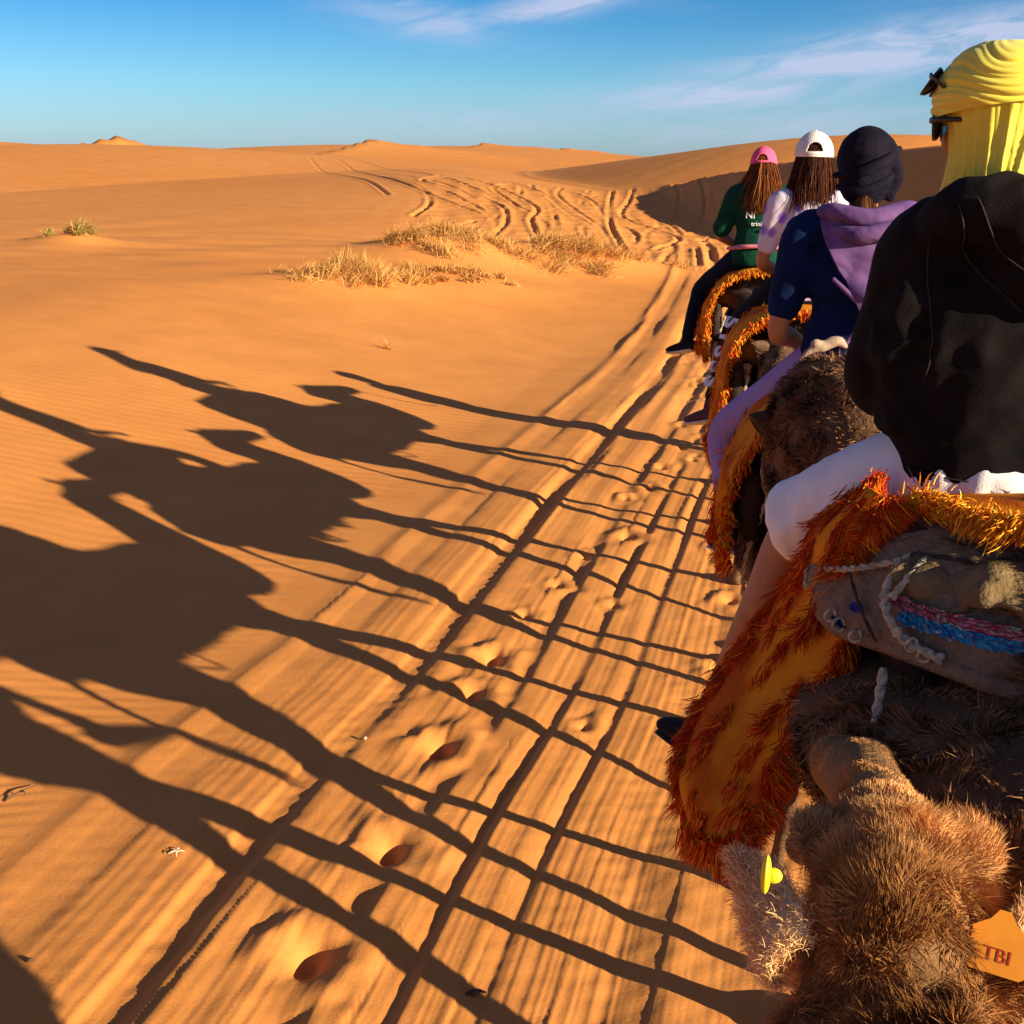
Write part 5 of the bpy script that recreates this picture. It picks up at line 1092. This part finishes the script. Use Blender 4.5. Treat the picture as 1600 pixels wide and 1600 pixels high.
for i, (a, b_) in enumerate(zip(RE_, LE_)):
    a, b_ = V3(a), V3(b_); row = []
    for j in range(5):
        t = j / 4; p = a.lerp(b_, t); bulge = 0.035 * math.sin(math.pi * t) * (1 + 0.4 * math.sin(i * 1.3)); row.append(lbl(tuple(p + V3((-bulge, -bulge * 0.5, 0.01 * math.sin(i * 2 + j * 1.5))))))
    frows.append(row)
flap, Gf = sheet('flap', frows, M_BLANK, BL, 7, 7, 0.012, 0.016, 93, 16)
dn = np.array([-0.25, 0.0, -0.8]); nf = Gf.shape[1]
fringe('fringe', [tuple(p) for p in Gf[0]], (0.45, -0.55, -0.65), 8500, 0.050, BL, 13, (0.62, 0.33, 0.05), 0.20, 0.6, 0.0012, 1.1, 0.009)
fringe('fringe', [tuple(p) for p in Gf[-1]], (-0.5, 0.1, -0.75), 7000, 0.042, BL, 14, (0.66, 0.30, 0.04), 0.20, 0.6, 0.0012, 1.0, 0.009)
fringe('fringe', [tuple(p) for p in Gf[:, -1]], (0.05, -0.1, -1), 3600, 0.058, BL, 15, (0.5, 0.42, 0.08), 0.2, 0.4, 0.0018, 0.7, 0.010)
# shaggy tufts knotted in broken rows across the flap
r = np.random.default_rng(17); P = []; D = []
nrm = np.array([-0.72, -0.66, 0.15])
for i in range(520):
    u = r.random(); v = r.random(); lane = (u * 2.6 + 0.45 * math.sin(v * 7)) % 1.0
    if not (lane < 0.30 or u < 0.10 or u > 0.90): continue
    a = Gf[int(u * (Gf.shape[0] - 1)), int(v * (nf - 1))] + nrm * 0.012; dd = np.array([-0.28, 0.05, -0.85]) + r.normal(0, 0.22, 3)
    for k in range(34): P.append(a + r.normal(0, 0.007, 3)); D.append(dd + r.normal(0, 0.15, 3) + nrm * 0.16)
n = len(P); ribbons('tufts', P, D, r.uniform(0.035, 0.075, n), M_YARN, BL, 0.0013, 4, 1.0, 0.2, yarn_tones(n, (0.78, 0.20, 0.02), 8), 8, 22.0)

# lead ropes, muzzle of each camel to the saddle in front
def lead(label, a, b_, sag, m=M_ROPE, r_=0.008):
    a, b_ = V3(a), V3(b_); pts = [a.lerp(b_, t) - V3((0, 0, sag * 4 * t * (1 - t))) for t in (0, .2, .4, .6, .8, 1)]; o = rope('lead_rope', [tuple(p) for p in pts], r_, m, None, twist=90); tag(o, label, 'rope', 'lead ropes between the camels')
def wpt(rt_, hd_, v): return rt_.location + Matrix.Rotation(rt_.rotation_euler[2], 3, 'Z') @ (hd_(v) * rt_.scale[0])
mzA = wpt(rA, hdA, (0.03, 0.46, -0.10)); o = rope('lead_rope', [tuple(mzA), (0.74, 2.22, 1.70), (0.72, 2.30, 1.80), (0.74, 2.36, 1.93)], 0.011, M_ROPE, None, twist=100); tag(o, 'pale twisted rope hanging from the grey brown saddle to the nearest camel', 'rope', 'lead ropes between the camels')
lead('lead rope running from the rust brown camel to the saddle under the blue t-shirt', wpt(rB, hdB, (0.04, 0.44, -0.1)), (1.12, 4.62, 1.95), -0.02)
lead('lead rope hanging below the leg with white letters', wpt(rC, hdC, (0.0, 0.44, -0.1)), (1.55, 7.1, 1.7), 0.12)
lead('lead rope hanging behind the foremost camel', wpt(rD, hdD, (0.0, 0.44, -0.1)), (1.88, 10.0, 1.7), 0.14)
lead('lead rope from the foremost camel to the hand of the person on foot', wpt(rE, hdE, (0.0, 0.44, -0.1)), (2.30, 12.55, 1.15), 0.12)
# halters
for rt_, hd_, m in ((rB, hdB, M_ROPE), (rC, hdC, M_ROPED), (rD, hdD, mat('green_cord', (0.10, 0.45, 0.08), 0.8)), (rE, hdE, M_ROPE)):
    for yy, rx, rz_ in ((0.30, 0.058, 0.075), (0.05, 0.105, 0.13)):
        rope('halter', [hd_((rx * math.cos(q), yy, -0.055 + rz_ * math.sin(q))) for q in np.linspace(0, 2 * math.pi, 10)], 0.007, m, rt_, sub=3)
    rope('halter', [hd_((-0.1, 0.05, -0.05)), hd_((-0.08, 0.18, -0.05)), hd_((-0.058, 0.30, -0.05))], 0.007, m, rt_, sub=4)

# the person on foot who leads the caravan, beyond the foremost camel
gz_ = ground_z(2.36, 12.8); M_ROBE = cloth('indigo_robe', (0.03, 0.05, 0.14), 0.3, 0.1)
robe = [tube([(0, 0, 0.30), (0, 0, 0.0), (0, 0, -0.35), (0, 0.0, -0.55)], [(0.17, 0.13), (0.19, 0.15), (0.20, 0.18), (0.21, 0.20)], 20, 4, capk=0.1)]
gp = person('person in a long indigo robe walking ahead of the foremost camel', (2.36, 12.8, gz_ + 0.88), rad(-6), dict(elbow=[(-0.24, -0.02, 0.28), (0.24, 0.02, 0.28)], wrist=[(-0.22, 0.12, 0.12), (0.20, -0.10, 0.24)], sleeve=0.9,
    knee=[(-0.10, 0.16, -0.40), (0.10, -0.02, -0.42)], ankle=[(-0.10, 0.12, -0.79), (0.10, -0.28, -0.79)], foot=[(-0.05, 1, 0), (0.05, 1, 0)], shirt=M_ROBE, shirt_name='robe', trousers=cloth('tan_trousers', (0.2, 0.15, 0.1)), shoe=cloth('brown_sandal', (0.08, 0.05, 0.03)), shirt_extra=robe, seed=77))
Q = [ball(gp[1]((0, -0.01, 0.05)), (0.115, 0.13, 0.10)), ball(gp[1]((0, -0.02, -0.06)), (0.10, 0.10, 0.09))]; blob('turban', Q, cloth('white_turban', (0.6, 0.58, 0.55)), gp[0], 0.012, 2, disp=folds(5, 30, 0.008, (1, 1, 2)))

# ------------------------------------------------------------------ dry grass, twigs and litter on the sand
M_GRASS = mat('dry_grass', (1, 1, 1), 0.8, 0.0, 8, attr='tone', spec=0.1)
def tuft(name, label, x, y, w, h, n, seed, green=0.0, lean=(0.25, 0, 0), group='dry grass tufts on the sand', clumps=9, flat=0.55, wd=0.006):
    r = np.random.default_rng(seed); g = ground_z(x, y); rt_ = None
    cx = r.normal(0, w * 0.42, clumps); cy = r.normal(0, w * 0.36, clumps); ch = r.uniform(0.45, 1.1, clumps); k = r.integers(0, clumps, n)
    px = cx[k] + r.normal(0, w * 0.07, n); py = cy[k] + r.normal(0, w * 0.07, n)
    pz = terrain(x + px, y + py) - g - 0.01
    an = r.uniform(0, 2 * np.pi, n); sp = np.abs(r.normal(0, flat, n)); D = np.stack([np.cos(an) * sp + lean[0], np.sin(an) * sp + lean[1], np.ones(n)], 1)
    c = np.array([[0.62, 0.36, 0.10], [0.50, 0.27, 0.07], [0.76, 0.48, 0.17], [0.34, 0.17, 0.05]])[r.integers(0, 4, n)] * r.uniform(0.7, 1.15, (n, 1)) * np.array([1.12, 0.97, 0.95])
    gm = r.random(n) < green; c[gm] = np.array([0.20, 0.22, 0.06]) * r.uniform(0.7, 1.3, (gm.sum(), 1))
    o = ribbons(name, np.stack([px, py, pz], 1), D, h * ch[k] * r.uniform(0.4, 1.2, n), M_GRASS, None, wd, 3, 0.9, 0.9, c, seed, 3.0, kind=None)
    o.location = (x, y, g); tag(o, label, 'grass', group); return o
tuft('dry_grass_tuft', 'large straw coloured grass clump on a low mound, leftmost of the three beside the tracks', -2.95, 23.2, 1.15, 0.42, 6500, 1, 0.04, lean=(0.3, -0.1, 0), clumps=40, flat=0.95, wd=0.004)
tuft('dry_grass_tuft', 'middle clump of dry grass with a brown shaded hollow, below the criss-cross wheel tracks', -1.55, 28.3, 1.5, 0.46, 9000, 2, 0.05, lean=(-0.2, 0, 0), clumps=46, flat=0.95, wd=0.0045)
tuft('dry_grass_tuft', 'wide dry golden grass clump nearest the bend of the wheel ruts', 1.0, 29.2, 1.9, 0.48, 9000, 3, 0.03, lean=(0.35, 0, 0), clumps=50, flat=0.95, wd=0.0045)
tuft('dry_grass_tuft', 'thin trailing strip of dry grass running down from the middle clump', -0.95, 25.2, 0.85, 0.22, 2200, 4, 0.0, lean=(0.5, -0.4, 0), clumps=22, flat=0.8)
tuft('dry_grass_tuft', 'sparse low dry grass at the right end of the wide golden clump', 2.4, 30.3, 0.9, 0.20, 1100, 5, 0.0, lean=(0.5, 0, 0), clumps=8, flat=0.8)
tuft('dry_grass_tuft', 'sparse dry grass between the leftmost clump and the middle clump', -1.95, 24.6, 0.85, 0.26, 2600, 8, 0.0, lean=(0.3, 0, 0), clumps=24, flat=0.7)
tuft('dry_grass_tuft', 'small lone greenish grass tuft on the empty sand at far left', -9.65, 28.1, 0.42, 0.42, 1500, 6, 0.45, lean=(0.05, 0, 0), clumps=6)
tuft('dry_grass_tuft', 'tiny pale sprig of dry grass alone on smooth sand', -1.83, 18.35, 0.12, 0.22, 46, 7, 0.0, lean=(0, 0, 0), clumps=3, flat=0.9, wd=0.006)
def litter(name, label, x, y, segs, m, r_=0.003):
    g = float(terrain(np.array([x]), np.array([y]))[0]); parts = [tube([(a[0], a[1], a[2]) for a in s_], [r_, r_ * 1.1, r_ * 0.5], 6, 3) for s_ in segs]; V, F = join(parts); o = mesh_obj(name, V, F, m); o.location = (x, y, g + 0.004); tag(o, label, name.replace('_', ' ')); return o
M_TWIG = mat('twig_bark', (0.10, 0.06, 0.04), 0.9); M_STRAW = mat('pale_straw', (0.75, 0.62, 0.45), 0.8)
litter('twig', 'thin dark twig lying on rippled sand at the left edge', -2.25, 5.35, [[(-0.05, -0.06, 0), (0, 0, 0.02), (0.05, 0.07, 0.012)], [(0, 0, 0.018), (0.02, -0.02, 0.03), (0.035, -0.035, 0.02)]], M_TWIG, 0.0035)
litter('straw_sprig', 'small white star shaped sprig by the edge of the wheel ruts', -1.40, 4.84, [[(0, 0, 0.005), (0.018 * math.cos(a), 0.018 * math.sin(a), 0.014), (0.034 * math.cos(a), 0.034 * math.sin(a), 0.006)] for a in (0.2, 1.4, 2.4, 3.6, 5.0)], M_STRAW, 0.0025)
litter('dead_leaf', 'crumpled brown leaf on the sand at the bottom', -0.10, 3.95, [[(-0.03, 0, 0.002), (0, 0.008, 0.010), (0.035, 0.004, 0.004)], [(-0.012, -0.01, 0.004), (0.005, 0.0, 0.012), (0.012, 0.018, 0.004)]], M_TWIG, 0.007)
litter('dark_pebble', 'small dark pebble at the bottom left', -1.74, 4.08, [[(-0.012, 0, 0.002), (0, 0, 0.006), (0.012, 0.002, 0.003)]], M_TWIG, 0.008)
litter('white_pebble', 'tiny white pebble in the main wheel rut', -0.73, 6.0, [[(-0.004, 0, 0.004), (0, 0, 0.008), (0.004, 0, 0.005)]], M_STRAW, 0.008)
